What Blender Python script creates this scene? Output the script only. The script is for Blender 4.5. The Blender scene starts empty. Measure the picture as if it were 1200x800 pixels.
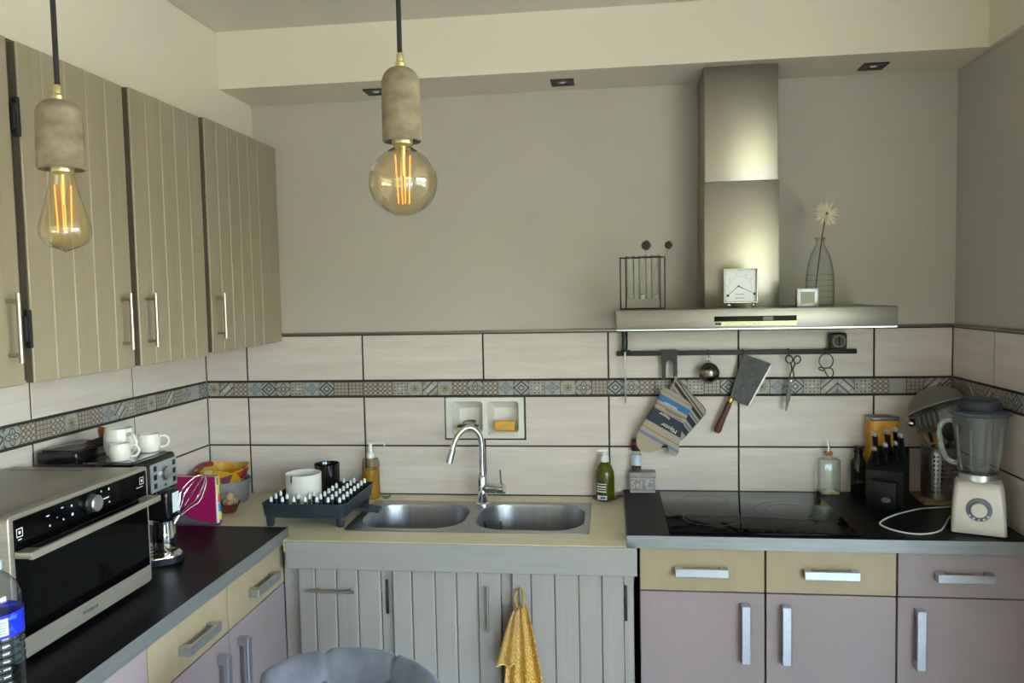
import bpy, bmesh, math, random
from mathutils import Vector, Matrix, Euler
random.seed(7)
PI = math.pi
SC = bpy.context.scene
C = SC.collection

# ------------------------------------------------------------------ camera
CAM = (1.6981, -3.1312, 1.7189)
cd = bpy.data.cameras.new('camera'); cam = bpy.data.objects.new('camera', cd); C.objects.link(cam)
fwd = Vector((-0.12310, 0.99056, -0.06037)); rgt = Vector((0.99231, 0.12208, -0.02033)); upv = Vector((0.01277, 0.06241, 0.99797))
Mc = Matrix(((rgt.x, upv.x, -fwd.x, CAM[0]), (rgt.y, upv.y, -fwd.y, CAM[1]), (rgt.z, upv.z, -fwd.z, CAM[2]), (0, 0, 0, 1)))
cam.matrix_world = Mc
cd.sensor_width = 36.0; cd.lens = 920.46 / 1200 * 36; cd.clip_start = 0.02; cd.clip_end = 200
SC.camera = cam

# ------------------------------------------------------------------ sky, sun, exposure
W = bpy.data.worlds.new('sky'); SC.world = W; W.use_nodes = True
nt = W.node_tree; nt.nodes.clear()
sky = nt.nodes.new('ShaderNodeTexSky'); sky.sky_type = 'NISHITA'; sky.sun_disc = False
sky.sun_elevation = math.radians(48); sky.sun_rotation = math.radians(20); sky.air_density = 1.2; sky.dust_density = 1.8; sky.ozone_density = 1.0
bg = nt.nodes.new('ShaderNodeBackground'); bg.inputs[1].default_value = 2.8
out = nt.nodes.new('ShaderNodeOutputWorld')
nt.links.new(sky.outputs[0], bg.inputs[0]); nt.links.new(bg.outputs[0], out.inputs[0])
sl = bpy.data.lights.new('sun', 'SUN'); sl.energy = 5.5; sl.angle = math.radians(1.0); sl.color = (1.0, 0.95, 0.86)
so = bpy.data.objects.new('sun', sl); C.objects.link(so); so.location = (0, 10, 20)
so.rotation_euler = Vector((-0.30, -0.62, -0.80)).to_track_quat('-Z', 'Y').to_euler()

def portal(loc, rot, sx, sy):
    l = bpy.data.lights.new('window_portal', 'AREA'); l.shape = 'RECTANGLE'; l.size = sx; l.size_y = sy
    l.cycles.is_portal = True
    o = bpy.data.objects.new('window_portal', l); C.objects.link(o); o.location = loc; o.rotation_euler = rot
RX1, RY1 = 5.4, -5.6           # far right wall and rear wall of the room
W1 = (2.80, 5.2, 0.06, 2.42)    # rear patio window X0 X1 Z0 Z1
W2 = (-4.6, -1.7, 0.85, 2.42)   # right window Y0 Y1 Z0 Z1
portal(((W1[0]+W1[1])/2, RY1-0.1, (W1[2]+W1[3])/2), (PI/2, 0, 0), W1[1]-W1[0], W1[3]-W1[2])
portal((RX1+0.1, (W2[0]+W2[1])/2, (W2[2]+W2[3])/2), (PI/2, 0, PI/2), W2[1]-W2[0], W2[3]-W2[2])
vs = SC.view_settings
vs.view_transform = 'Standard'; vs.look = 'None'; vs.gamma = 1.0; vs.use_curve_mapping = False
vs.exposure = 1.36
cy = SC.cycles
cy.use_denoising = True; cy.max_bounces = 12; cy.diffuse_bounces = 6; cy.glossy_bounces = 5; cy.transmission_bounces = 10
cy.transparent_max_bounces = 24; cy.sample_clamp_indirect = 8.0; cy.caustics_refractive = False; cy.caustics_reflective = False

# ------------------------------------------------------------------ helpers
def lin(c):
    return tuple((v/255/12.92 if v/255 <= .04045 else ((v/255+.055)/1.055)**2.4) for v in c[:3]) + (1.0,)

class E:
    """tiny expression wrapper for shader math nodes"""
    def __init__(s, t, v): s.t = t; s.v = v
    def _op(s, op, *o, clamp=False):
        n = s.t.nodes.new('ShaderNodeMath'); n.operation = op; n.use_clamp = clamp
        for i, x in enumerate((s,)+o):
            x = x.v if isinstance(x, E) else x
            if isinstance(x, (int, float)): n.inputs[i].default_value = x
            else: s.t.links.new(x, n.inputs[i])
        return E(s.t, n.outputs[0])
    def __add__(s, o): return s._op('ADD', o)
    def __radd__(s, o): return s._op('ADD', o)
    def __sub__(s, o): return s._op('SUBTRACT', o)
    def __rsub__(s, o): return (s*-1)+o
    def __mul__(s, o): return s._op('MULTIPLY', o)
    def __rmul__(s, o): return s._op('MULTIPLY', o)
    def __truediv__(s, o): return s._op('DIVIDE', o)
    def lt(s, o): return s._op('LESS_THAN', o)
    def gt(s, o): return s._op('GREATER_THAN', o)
    def abs(s): return s._op('ABSOLUTE')
    def cos(s): return s._op('COSINE')
    def sin(s): return s._op('SINE')
    def sqrt(s): return s._op('SQRT')
    def fract(s): return s._op('FRACT')
    def pow(s, o): return s._op('POWER', o)
    def atan2(s, o): return s._op('ARCTAN2', o)
    def max(s, o): return s._op('MAXIMUM', o)
    def min(s, o): return s._op('MINIMUM', o)

def newmat(name):
    m = bpy.data.materials.new(name); m.use_nodes = True
    t = m.node_tree; b = t.nodes['Principled BSDF']
    return m, t, b

def mixc(t, fac, a, b):
    n = t.nodes.new('ShaderNodeMix'); n.data_type = 'RGBA'
    if isinstance(fac, E): fac = fac.v
    if isinstance(fac, (int, float)): n.inputs[0].default_value = fac
    else: t.links.new(fac, n.inputs[0])
    for i, x in ((6, a), (7, b)):
        if isinstance(x, tuple): n.inputs[i].default_value = lin(x)
        else: t.links.new(x, n.inputs[i])
    return n.outputs[2]

def coords(t, kind='Object', scale=(1, 1, 1), rand=0.0):
    tc = t.nodes.new('ShaderNodeTexCoord'); mp = t.nodes.new('ShaderNodeMapping')
    mp.inputs['Scale'].default_value = scale
    t.links.new(tc.outputs[kind], mp.inputs['Vector'])
    if rand:
        oi = t.nodes.new('ShaderNodeObjectInfo'); vm = t.nodes.new('ShaderNodeVectorMath'); vm.operation = 'SCALE'
        vm.inputs[0].default_value = (rand, rand*1.7, rand*.6); t.links.new(oi.outputs['Random'], vm.inputs['Scale'])
        t.links.new(vm.outputs[0], mp.inputs['Location'])
    return mp.outputs[0]

def noise(t, vec, scale=5, detail=4, rough=.5):
    n = t.nodes.new('ShaderNodeTexNoise'); n.inputs['Scale'].default_value = scale
    n.inputs['Detail'].default_value = detail; n.inputs['Roughness'].default_value = rough
    t.links.new(vec, n.inputs['Vector']); return E(t, n.outputs[0])

def bump(t, b, h, strength=.2, dist=.002):
    n = t.nodes.new('ShaderNodeBump'); n.inputs['Strength'].default_value = strength; n.inputs['Distance'].default_value = dist
    t.links.new(h.v if isinstance(h, E) else h, n.inputs['Height']); t.links.new(n.outputs[0], b.inputs['Normal'])

def mat(name, col, rough=.5, metal=0.0, col2=None, nscale=(6, 6, 6), ndet=4, contrast=1.0, bmp=0.0, bscale=None, rand=0.0, spec=.5, coat=0.0, sheen=0.0, emit=None, rough2=None):
    m, t, b = newmat(name)
    b.inputs['Base Color'].default_value = lin(col); b.inputs['Roughness'].default_value = rough; b.inputs['Metallic'].default_value = metal
    b.inputs['Specular IOR Level'].default_value = spec; b.inputs['Coat Weight'].default_value = coat; b.inputs['Sheen Weight'].default_value = sheen
    if col2 or bmp or rough2 is not None:
        n = noise(t, coords(t, 'Object', nscale, rand), 1.0, ndet)
        if col2:
            f = ((n-.5)*(2.2*contrast)+.5)._op('ADD', 0, clamp=True)
            t.links.new(mixc(t, f, col, col2), b.inputs['Base Color'])
        if rough2 is not None:
            t.links.new((n*(rough2-rough)+rough).v, b.inputs['Roughness'])
        if bmp:
            n2 = noise(t, coords(t, 'Object', bscale or nscale, rand), 1.0, ndet) if bscale else n
            bump(t, b, n2, bmp)
    if emit:
        b.inputs['Emission Color'].default_value = lin(emit[0]); b.inputs['Emission Strength'].default_value = emit[1]
    return m

def thin_glass(name, tint=(255, 255, 255), refl=1.0, rough=0.0, milk=0.0, edge=.5):
    m, t, b = newmat(name); t.nodes.remove(b)
    o = t.nodes['Material Output']
    tr = t.nodes.new('ShaderNodeBsdfTransparent'); tr.inputs[0].default_value = lin(tint)
    gl = t.nodes.new('ShaderNodeBsdfGlossy'); gl.inputs['Roughness'].default_value = rough
    lw0 = t.nodes.new('ShaderNodeLayerWeight'); lw0.inputs[0].default_value = .5
    t.links.new(mixc(t, E(t, lw0.outputs['Facing']).pow(3.0), tuple(tint), tuple(int(v*edge) for v in tint)), tr.inputs[0])
    lw = t.nodes.new('ShaderNodeLayerWeight'); lw.inputs[0].default_value = .5
    f = (E(t, lw.outputs['Facing']).pow(5.0)*.7+.022)*refl
    mx = t.nodes.new('ShaderNodeMixShader')
    t.links.new(f.v, mx.inputs[0]); t.links.new(tr.outputs[0], mx.inputs[1]); t.links.new(gl.outputs[0], mx.inputs[2]); t.links.new(mx.outputs[0], o.inputs[0])
    if milk:
        df = t.nodes.new('ShaderNodeBsdfDiffuse'); df.inputs[0].default_value = lin((225, 228, 228)); m2 = t.nodes.new('ShaderNodeMixShader'); m2.inputs[0].default_value = milk
        t.links.new(mx.outputs[0], m2.inputs[1]); t.links.new(df.outputs[0], m2.inputs[2]); t.links.new(m2.outputs[0], o.inputs[0])
    return m

WM = {}          # world matrix of every object we place
class MB:
    def __init__(s): s.V = []; s.F = []; s.MI = []; s.SM = []
    def add(s, V, F, m=0, smooth=True, M=None):
        o = len(s.V)
        s.V += [tuple(M @ Vector(v)) if M is not None else tuple(v) for v in V]
        s.F += [tuple(i+o for i in f) for f in F]; s.MI += [m]*len(F); s.SM += [smooth]*len(F)
        return s
    def box(s, x0, x1, y0, y1, z0, z1, bev=0, seg=2, m=0, M=None):
        bm = bmesh.new(); bmesh.ops.create_cube(bm, size=1)
        for v in bm.verts: v.co = ((x0+x1)/2+v.co.x*(x1-x0), (y0+y1)/2+v.co.y*(y1-y0), (z0+z1)/2+v.co.z*(z1-z0))
        if bev: bmesh.ops.bevel(bm, geom=bm.edges[:], offset=bev, segments=seg, profile=.5, affect='EDGES', clamp_overlap=True)
        bm.verts.index_update()
        s.add([v.co.copy() for v in bm.verts], [[v.index for v in f.verts] for f in bm.faces], m, True, M); bm.free(); return s
    def loft(s, loops, m=0, closed=True, cap0=False, cap1=False, M=None, loop_closed=False):
        n = len(loops[0]); V = [p for l in loops for p in l]; F = []
        L = len(loops)
        for i in range(L if loop_closed else L-1):
            a = i*n; b = ((i+1) % L)*n
            for j in range(n if closed else n-1):
                k = (j+1) % n; F.append((a+j, a+k, b+k, b+j))
        if cap0: F.append(tuple(range(n-1, -1, -1)))
        if cap1: F.append(tuple((L-1)*n+j for j in range(n)))
        return s.add(V, F, m, True, M)
    def lathe(s, prof, c=(0, 0, 0), n=24, m=0, M=None, cap0=True, cap1=True, sx=1, sy=1):
        loops = [[(c[0]+r*sx*math.cos(2*PI*j/n), c[1]+r*sy*math.sin(2*PI*j/n), c[2]+z) for j in range(n)] for r, z in prof]
        return s.loft(loops, m, True, cap0 and prof[0][0] > 1e-6, cap1 and prof[-1][0] > 1e-6, M)
    def tube(s, pts, r, n=8, m=0, closed=False, cap=True, M=None):
        P = [Vector(p) for p in pts]; L = len(P); loops = []
        T = []
        for i in range(L):
            a = P[(i-1) % L] if (closed or i) else P[0]; b = P[(i+1) % L] if (closed or i < L-1) else P[-1]
            T.append((b-a).normalized())
        u = T[0].orthogonal().normalized()
        for i in range(L):
            u = (u-T[i]*u.dot(T[i])).normalized(); w = T[i].cross(u)
            rr = r[i] if isinstance(r, (list, tuple)) else r
            loops.append([P[i]+u*(rr*math.cos(2*PI*j/n))+w*(rr*math.sin(2*PI*j/n)) for j in range(n)])
        return s.loft(loops, m, True, cap and not closed, cap and not closed, M, loop_closed=closed)
    def ball(s, c, r, n=16, k=10, m=0, M=None, sx=1, sy=1, sz=1):
        prof = [(max(r*math.sin(PI*i/k), 1e-5), -r*sz*math.cos(PI*i/k)) for i in range(k+1)]
        return s.lathe(prof, c, n, m, M, sx=sx, sy=sy)
    def prism(s, poly, d0, d1, axis='y', m=0, ch=0.0, M=None, puff=None):
        """polygon in the plane across axis, from d0 to d1; ch chamfers the d1 side"""
        def P(p, d):
            return (p[0], d, p[1]) if axis == 'y' else ((d, p[0], p[1]) if axis == 'x' else (p[0], p[1], d))
        n = len(poly)
        if not ch:
            V = [P(p, d0) for p in poly]+[P(p, d1) for p in poly]; F = [tuple(range(n)), tuple(range(2*n-1, n-1, -1))]
            F += [(i, i+n, (i+1) % n+n, (i+1) % n) for i in range(n)]
        else:
            q = inset(poly, ch); sgn = 1 if d1 > d0 else -1
            V = [P(p, d0) for p in poly]+[P(p, d1-sgn*ch) for p in poly]+[P(p, d1) for p in q]
            F = [tuple(range(n)), tuple(range(3*n-1, 2*n-1, -1))]
            F += [(k*n+i, (k+1)*n+i, (k+1)*n+(i+1) % n, k*n+(i+1) % n) for k in (0, 1) for i in range(n)]
        return s.add(V, F, m, True, M)
    def build(s, name, mats, parent=None, world=False, smooth=35, fix=True):
        me = bpy.data.meshes.new(name); me.from_pydata(s.V, [], s.F)
        if world and parent is not None: me.transform(WM[parent].inverted())
        for mt in (mats if isinstance(mats, (list, tuple)) else [mats]): me.materials.append(mt)
        me.polygons.foreach_set('material_index', s.MI)
        if fix:
            bm = bmesh.new(); bm.from_mesh(me); bmesh.ops.remove_doubles(bm, verts=bm.verts, dist=1e-6)
            bmesh.ops.recalc_face_normals(bm, faces=bm.faces); bm.to_mesh(me); bm.free()
        me.polygons.foreach_set('use_smooth', [True]*len(me.polygons))
        me.set_sharp_from_angle(angle=math.radians(smooth))
        return link(name, me, parent)
def inset(poly, d):
    n = len(poly); A = sum(poly[i][0]*poly[(i+1) % n][1]-poly[(i+1) % n][0]*poly[i][1] for i in range(n)); sg = 1 if A > 0 else -1
    out = []
    for i in range(n):
        a = Vector(poly[i-1]); b = Vector(poly[i]); c = Vector(poly[(i+1) % n])
        e1 = (b-a).normalized(); e2 = (c-b).normalized()
        n1 = Vector((-e1.y, e1.x))*sg; n2 = Vector((-e2.y, e2.x))*sg
        v = n1+n2; k = max(v.dot(n1), .3); out.append(tuple(b+v*(d/k)))
    return out
def link(name, me, parent=None, loc=(0, 0, 0), rot=None):
    o = bpy.data.objects.new(name, me); C.objects.link(o); o.location = loc
    if rot: o.rotation_euler = rot
    if parent is not None: o.parent = parent
    L = Matrix.Translation(loc) @ (Euler(rot).to_matrix().to_4x4() if rot else Matrix())
    WM[o] = (WM[parent] if parent is not None else Matrix()) @ L
    return o
def tag(o, label, cat, group=None):
    o['label'] = label; o['category'] = cat
    if group: o['group'] = group
    return o
def thing(name, label, cat, loc=(0, 0, 0), rz=0.0, group=None):
    o = link(name, None, None, loc, (0, 0, rz)); o.empty_display_size = .05
    return tag(o, label, cat, group)
def struct(o): o['kind'] = 'structure'; return o
def bx(name, mt, parent, x0, x1, y0, y1, z0, z1, bev=0, seg=2, world=True):
    return MB().box(x0, x1, y0, y1, z0, z1, bev, seg).build(name, mt, parent, world)
def rr(x0, x1, y0, y1, r, n=6):
    pts = []
    for cx, cy_, a0 in ((x1-r, y0+r, -PI/2), (x1-r, y1-r, 0), (x0+r, y1-r, PI/2), (x0+r, y0+r, PI)):
        pts += [(cx+r*math.cos(a0+PI/2*i/n), cy_+r*math.sin(a0+PI/2*i/n)) for i in range(n+1)]
    return pts
def smoothpoly(P, k=4):
    out = []; n = len(P)
    for i in range(n):
        p0, p1, p2, p3 = (Vector(P[(i+j-1) % n]) for j in range(4))
        for s_ in range(k):
            t_ = s_/k
            out.append(tuple(.5*((2*p1)+(p2-p0)*t_+(2*p0-5*p1+4*p2-p3)*t_*t_+(3*p1-p0-3*p2+p3)*t_**3)))
    return out
def spline(P, k=6):
    P = [Vector(p) for p in P]; out = []
    for i in range(len(P)-1):
        p0 = P[max(i-1, 0)]; p1 = P[i]; p2 = P[i+1]; p3 = P[min(i+2, len(P)-1)]
        for s_ in range(k):
            t_ = s_/k
            out.append(.5*((2*p1)+(p2-p0)*t_+(2*p0-5*p1+4*p2-p3)*t_*t_+(3*p1-p0-3*p2+p3)*t_**3))
    return out+[P[-1]]
def text(name, s, size, mt, parent, M, extrude=.0004, align='CENTER', space=1.0):
    cu = bpy.data.curves.new(name, 'FONT'); cu.body = s; cu.size = size; cu.extrude = extrude; cu.align_x = align; cu.align_y = 'CENTER'; cu.resolution_u = 2; cu.space_character = space
    o = bpy.data.objects.new('tmp_text', cu); C.objects.link(o)
    me = bpy.data.meshes.new_from_object(o.evaluated_get(bpy.context.evaluated_depsgraph_get()))
    bpy.data.objects.remove(o); bpy.data.curves.remove(cu)
    me.name = name; me.transform(M)
    if parent is not None: me.transform(WM[parent].inverted())
    me.materials.clear(); me.materials.append(mt)
    return link(name, me, parent)
def frame(o, x, y):
    """matrix with origin o, local X along x, local Y along y (for text and decals)"""
    x = Vector(x).normalized(); y = Vector(y).normalized(); z = x.cross(y)
    return Matrix(((x.x, y.x, z.x, o[0]), (x.y, y.y, z.y, o[1]), (x.z, y.z, z.z, o[2]), (0, 0, 0, 1)))
def align(p, d):
    return Matrix.Translation(p) @ Vector((0, 0, 1)).rotation_difference(Vector(d)).to_matrix().to_4x4()

# ------------------------------------------------------------------ materials
M_wall = mat('grey_wall_paint', (192, 186, 177), .6, col2=(187, 181, 172), nscale=(3, 3, 3), bmp=.05, bscale=(220, 220, 220))
M_cream = mat('cream_wall_paint', (232, 225, 207), .6, col2=(228, 220, 202), nscale=(3, 3, 3), bmp=.05, bscale=(220, 220, 220))
M_ceil = mat('white_ceiling_paint', (222, 217, 204), .7, bmp=.04, nscale=(200, 200, 200))
M_floor = mat('floor_tile', (150, 140, 128), .4, col2=(130, 122, 112), nscale=(4, 4, 4))
M_grout = mat('dark_grout', (58, 50, 48), .9)
M_cap = mat('tile_cap_aluminium', (150, 146, 140), .35, 1.0)
M_greige = mat('greige_cabinet_paint', (158, 147, 126), .42, col2=(151, 140, 119), nscale=(60, 60, 3), bmp=.06, bscale=(240, 240, 8))
M_greige_shade = mat('shaded_greige_paint', (92, 84, 72), .6)  # darkened greige: shade of the gaps between doors put into the colour
M_greyp = mat('grey_sink_cabinet_paint', (160, 155, 151), .42, col2=(153, 148, 144), nscale=(70, 70, 3), bmp=.06, bscale=(260, 260, 8))
M_greyfascia = mat('grey_fascia_paint', (154, 152, 150), .42, col2=(147, 145, 144), nscale=(5, 5, 90), bmp=.04)
M_lilac = mat('lilac_laminate', (152, 137, 140), .3, col2=(146, 132, 135), nscale=(300, 300, 300))
M_beige = mat('beige_laminate', (166, 149, 119), .3, col2=(160, 143, 114), nscale=(40, 40, 3))
M_carc = mat('dark_carcass', (36, 33, 33), .6)
M_plinth = mat('plinth', (60, 56, 56), .5)
M_black = mat('black_worktop', (15, 14, 16), .34, col2=(20, 19, 21), nscale=(400, 400, 400), spec=.10, rough2=.42)
M_alu = mat('aluminium_edge', (144, 147, 150), .42, .6, col2=(130, 133, 137), nscale=(8, 8, 120))
M_satin = mat('satin_aluminium', (200, 204, 210), .32, 1.0, col2=(186, 190, 198), nscale=(60, 60, 60))
M_steel = mat('brushed_steel', (150, 146, 139), .36, 1.0, col2=(140, 136, 129), nscale=(3, 3, 260), rough2=.42)
M_steelv = mat('brushed_steel_chimney', (158, 153, 143), .34, 1.0)
M_nickel = mat('brushed_nickel', (178, 170, 156), .3, 1.0)
M_chrome = mat('chrome', (225, 228, 232), .06, 1.0)
M_sink = mat('sink_steel', (176, 176, 178), .3, 1.0, col2=(160, 160, 164), nscale=(120, 6, 6), rough2=.4)
M_dsteel = mat('worn_carbon_steel', (84, 84, 84), .5, .85, col2=(66, 66, 67), nscale=(45, 45, 45), contrast=1.1, rough2=.62)
M_bplast = mat('black_plastic', (20, 20, 22), .32)
M_bmatte = mat('matte_black_metal', (32, 34, 37), .5)
M_bgloss = mat('black_glass_panel', (5, 5, 6), .07, spec=.09)
M_dblue = mat('slate_blue_plastic', (40, 50, 62), .42)
M_white = mat('white_ceramic', (232, 230, 226), .16, col2=(226, 223, 218), nscale=(20, 20, 20))
M_wplast = mat('white_plastic', (236, 236, 238), .35)
M_dot = mat('black_print', (18, 18, 20), .5)
M_wprint = mat('white_print', (235, 235, 235), .5)
M_grprint = mat('grey_print', (150, 150, 154), .5)
M_wood = mat('red_brown_wood', (112, 58, 38), .42, col2=(84, 40, 26), nscale=(40, 40, 6))
M_brass = mat('brass', (196, 160, 80), .25, 1.0)
M_concrete = mat('raw_concrete', (138, 125, 102), .85, col2=(100, 90, 72), nscale=(34, 34, 60), contrast=1.2, bmp=.3, bscale=(160, 160, 160))
M_cord = mat('black_textile_cord', (22, 20, 20), .8, bmp=.4, nscale=(600, 600, 600))
M_glass = thin_glass('clear_glass', (247, 250, 249), 1.0)
M_glassg = thin_glass('greenish_glass', (248, 250, 247), 1.2, 0.0, .03)
M_bulb = thin_glass('amber_bulb_glass', (252, 242, 214), 4.5, edge=.8)
M_jar = thin_glass('blender_jar_glass', (244, 246, 246), 2.0, 0.0, .05)
M_jarh = thin_glass('thick_handle_glass', (235, 240, 240), 3.0, 0.0, .22)
M_pet = thin_glass('clear_plastic_bottle', (236, 242, 248), 2.6, .03, edge=.7)
M_fil = mat('glowing_filament', (255, 150, 50), .5, emit=((255, 128, 40), .9))
M_filp = mat('filament_support', (210, 196, 150), .3, .7)

def mat_tile():
    m, t, b = newmat('streaked_wall_tile')
    n1 = noise(t, coords(t, 'Object', (2.2, 2.2, 26), 9.0), 1.0, 5, .6)
    n2 = noise(t, coords(t, 'Object', (9, 9, 150), 5.0), 1.0, 3)
    f = ((n1-.5)*1.7+(n2-.5)*.7+.5)._op('ADD', 0, clamp=True)
    t.links.new(mixc(t, f, (203, 191, 186), (226, 217, 213)), b.inputs['Base Color'])
    b.inputs['Roughness'].default_value = .34
    bump(t, b, n2, .06, .001)
    return m
M_tile = mat_tile()
def mat_woodtop():
    m, t, b = newmat('cream_wood_laminate')
    n1 = noise(t, coords(t, 'Object', (3, 60, 60)), 1.0, 5, .6); n2 = noise(t, coords(t, 'Object', (1.2, 9, 9)), 1.0, 3)
    f = ((n1-.5)*1.5+(n2-.5)*1.0+.5)._op('ADD', 0, clamp=True)
    t.links.new(mixc(t, f, (216, 202, 164), (234, 224, 194)), b.inputs['Base Color']); b.inputs['Roughness'].default_value = .32
    return m
M_top = mat_woodtop()

def mat_border(kind):
    m, t, b = newmat('border_print_'+kind)
    uv = t.nodes.new('ShaderNodeUVMap'); sp = t.nodes.new('ShaderNodeSeparateXYZ'); t.links.new(uv.outputs[0], sp.inputs[0])
    x = (E(t, sp.outputs[0])-.5)*2; y = (E(t, sp.outputs[1])-.5)*2
    r = (x*x+y*y).sqrt(); a = y.atan2(x)
    base = (178, 174, 166); dark = (62, 66, 76); brown = (112, 92, 78); blue = (128, 142, 160); light = (190, 187, 182)
    col = None
    def over(c, mask, colr): return mixc(t, mask, c, colr)
    nz = noise(t, coords(t, 'Object', (90, 90, 90), 4.0), 1.0, 3)
    c0 = mixc(t, ((nz-.5)*2+.5)._op('ADD', 0, clamp=True), (150, 147, 142), (174, 171, 166))
    if kind == 'flower_blue':
        c = over(c0, (r-((a*4).cos()*.2+.66)).lt(0), blue); c = over(c, (r-((a*4).cos()*.2+.66)).abs().lt(.05), (92, 102, 120))
        c = over(c, r.lt(.34), light); c = over(c, (r-((a*8).cos()*.1+.24)).lt(0), dark); c = over(c, r.lt(.1), light)
    elif kind == 'flower_outline':
        c = over(c0, (r-((a*4).cos()*.18+.72)).abs().lt(.07), dark); c = over(c, (r-((a*8).cos()*.2+.36)).lt(0), (70, 74, 82)); c = over(c, r.lt(.16), light)
        c = over(c, (x.abs()+y.abs()).gt(1.72), dark)
    elif kind == 'diamond':
        d = x.abs()+y.abs()
        c = over(c0, (d-.98).abs().lt(.14), dark); c = over(c, (d-.42).abs().lt(.14), (84, 92, 108)); c = over(c, d.gt(1.5), (110, 122, 140)); c = over(c, d.lt(.18), light)
    elif kind == 'lattice':
        gx = (x*1.5+.5).fract()-.5; gy = (y*1.5+.5).fract()-.5; q = (gx*gx+gy*gy).sqrt()
        c = over(c0, (q-.42).abs().lt(.09), brown); c = over(c, q.lt(.14), light)
    elif kind == 'dots':
        gx = (x*2).fract()-.5; gy = (y*2).fract()-.5; q = (gx*gx+gy*gy).sqrt()
        c = over(c0, q.lt(.24), (136, 120, 98)); c = over(c, (r-.78).abs().lt(.16)*q.lt(.2), dark); c = over(c, r.lt(.22), light)
    elif kind == 'star':
        s_ = (a*4).cos().abs().pow(3.0)
        c = over(c0, (r-(s_*.55+.18)).lt(0), (138, 112, 84)); c = over(c, (x.abs()+y.abs()).gt(1.5), (140, 144, 150)); c = over(c, r.lt(.1), dark)
    elif kind == 'grid':
        gx = ((x*2).fract()-.5).abs(); gy = ((y*2).fract()-.5).abs()
        c = over(c0, gx.max(gy).gt(.38), brown); c = over(c, gx.max(gy).lt(.14), (150, 132, 112))
    elif kind in ('strip', 'strip_back'):
        d = ((x-y) if kind == 'strip' else (x+y)); e = ((x+y) if kind == 'strip' else (x-y))
        c = over(c0, (d.abs()-.62).abs().lt(.14), (76, 80, 88)); c = over(c, d.abs().lt(.46)*e.abs().lt(.85), light); c = over(c, (d.abs()-.3).abs().lt(.05)*e.abs().lt(.6), (140, 142, 144))
        c = over(c, d.abs().gt(1.3), (120, 124, 132))
    else:
        c = c0
    t.links.new(c, b.inputs['Base Color']); b.inputs['Roughness'].default_value = .4
    return m
BK = ['flower_blue', 'flower_outline', 'diamond', 'lattice', 'dots', 'star', 'grid', 'strip', 'strip_back', 'plain']
M_B = {k: mat_border(k) for k in BK}
# ------------------------------------------------------------------ the room
XR = 2.982; ZC = 2.722; ZS = 2.511; YS = -0.272
ZR0, ZR1, ZB0, ZB1, ZT = 0.90, 1.103, 1.306, 1.374, 1.563
NX0, NX1, NZ0, NZ1 = 1.028, 1.356, 1.132, 1.306          # soap niche opening
g = MB()                                                   # back wall with the niche opening
for (a, b_, c, d) in ((-.2, NX0, 0, ZC), (NX1, XR+.2, 0, ZC), (NX0, NX1, 0, NZ0), (NX0, NX1, NZ1, ZC)): g.box(a, b_, .008, .14, c, d)
g.box(-.2, XR+.2, .14, .2, 0, ZC)
wall_back = struct(g.build('wall_back', M_wall))
wall_left = struct(MB().box(-.2, -.008, RY1, .008, 0, ZC).build('wall_left', M_cream))
bx('bulkhead', M_cream, wall_left, -.008, .245, RY1+.02, .006, 2.336, ZC-.002)
YRW = -1.55  # unseen end of the right wall, lengthened to darken the right corner
wall_right = struct(MB().box(XR+.008, XR+.16, YRW, .008, 0, ZC).build('wall_right', M_wall))
bx('bulkhead', M_cream, wall_right, XR-.012, XR+.1, YRW, YS-.001, ZS, ZC-.002)
struct(MB().box(XR+.16, RX1, YRW-.001, YRW+.15, 0, ZC).build('wall_return', M_cream))
g = MB()
for (a, b_, c, d) in ((RY1-.2, W2[0], 0, ZC), (W2[1], YRW+.15, 0, ZC), (W2[0], W2[1], 0, W2[2]), (W2[0], W2[1], W2[3], ZC)): g.box(RX1, RX1+.2, a, b_, c, d)
struct(g.build('wall_far_right', M_cream))
g = MB()
for (a, b_, c, d) in ((-.2, W1[0], 0, ZC), (W1[1], RX1, 0, ZC), (W1[0], W1[1], 0, W1[2]), (W1[0], W1[1], W1[3], ZC)): g.box(a, b_, RY1-.2, RY1, c, d)
struct(g.build('wall_rear', M_cream))
struct(MB().box(-.2, RX1+.2, RY1-.2, .2, -.12, 0).build('floor', M_floor))
ceiling = struct(MB().box(-.2, RX1+.2, RY1-.2, .2, ZC, ZC+.2).build('ceiling', M_ceil))
bx('soffit', M_cream, ceiling, .2455, XR+.007, YS, .007, ZS, ZC)
M_lawn = mat('sunlit_lawn', (126, 123, 100), .9, col2=(148, 145, 122), nscale=(3, 3, 3))
M_terr = mat('pale_bounce_terrace', (208, 197, 186), .8, col2=(192, 181, 171), nscale=(2, 2, 2))
struct(MB().box(-3, 11, -9.5, 3, -.13, -.121).build('bounce_terrace', M_terr))  # unseen terrace added to bounce warm light up through the windows
struct(MB().box(-30, 40, -45, 30, -.4, -.13).build('garden_lawn', M_lawn))
M_hedge = mat('sunlit_hedge', (138, 140, 96), .9, col2=(86, 92, 58), nscale=(3, 3, 3), contrast=1.5, bmp=1.0)
g = MB(); random.seed(21)
for k in range(60):
    hx_ = -14+k*.62; g.ball((hx_, -16+random.uniform(-.5, .5), random.uniform(.6, 1.5)), random.uniform(1.2, 1.9), 12, 8, sz=random.uniform(1.0, 1.5))
struct(g.build('garden_hedge', M_hedge))
M_frame = mat('white_window_frame', (225, 225, 222), .4)
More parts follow.
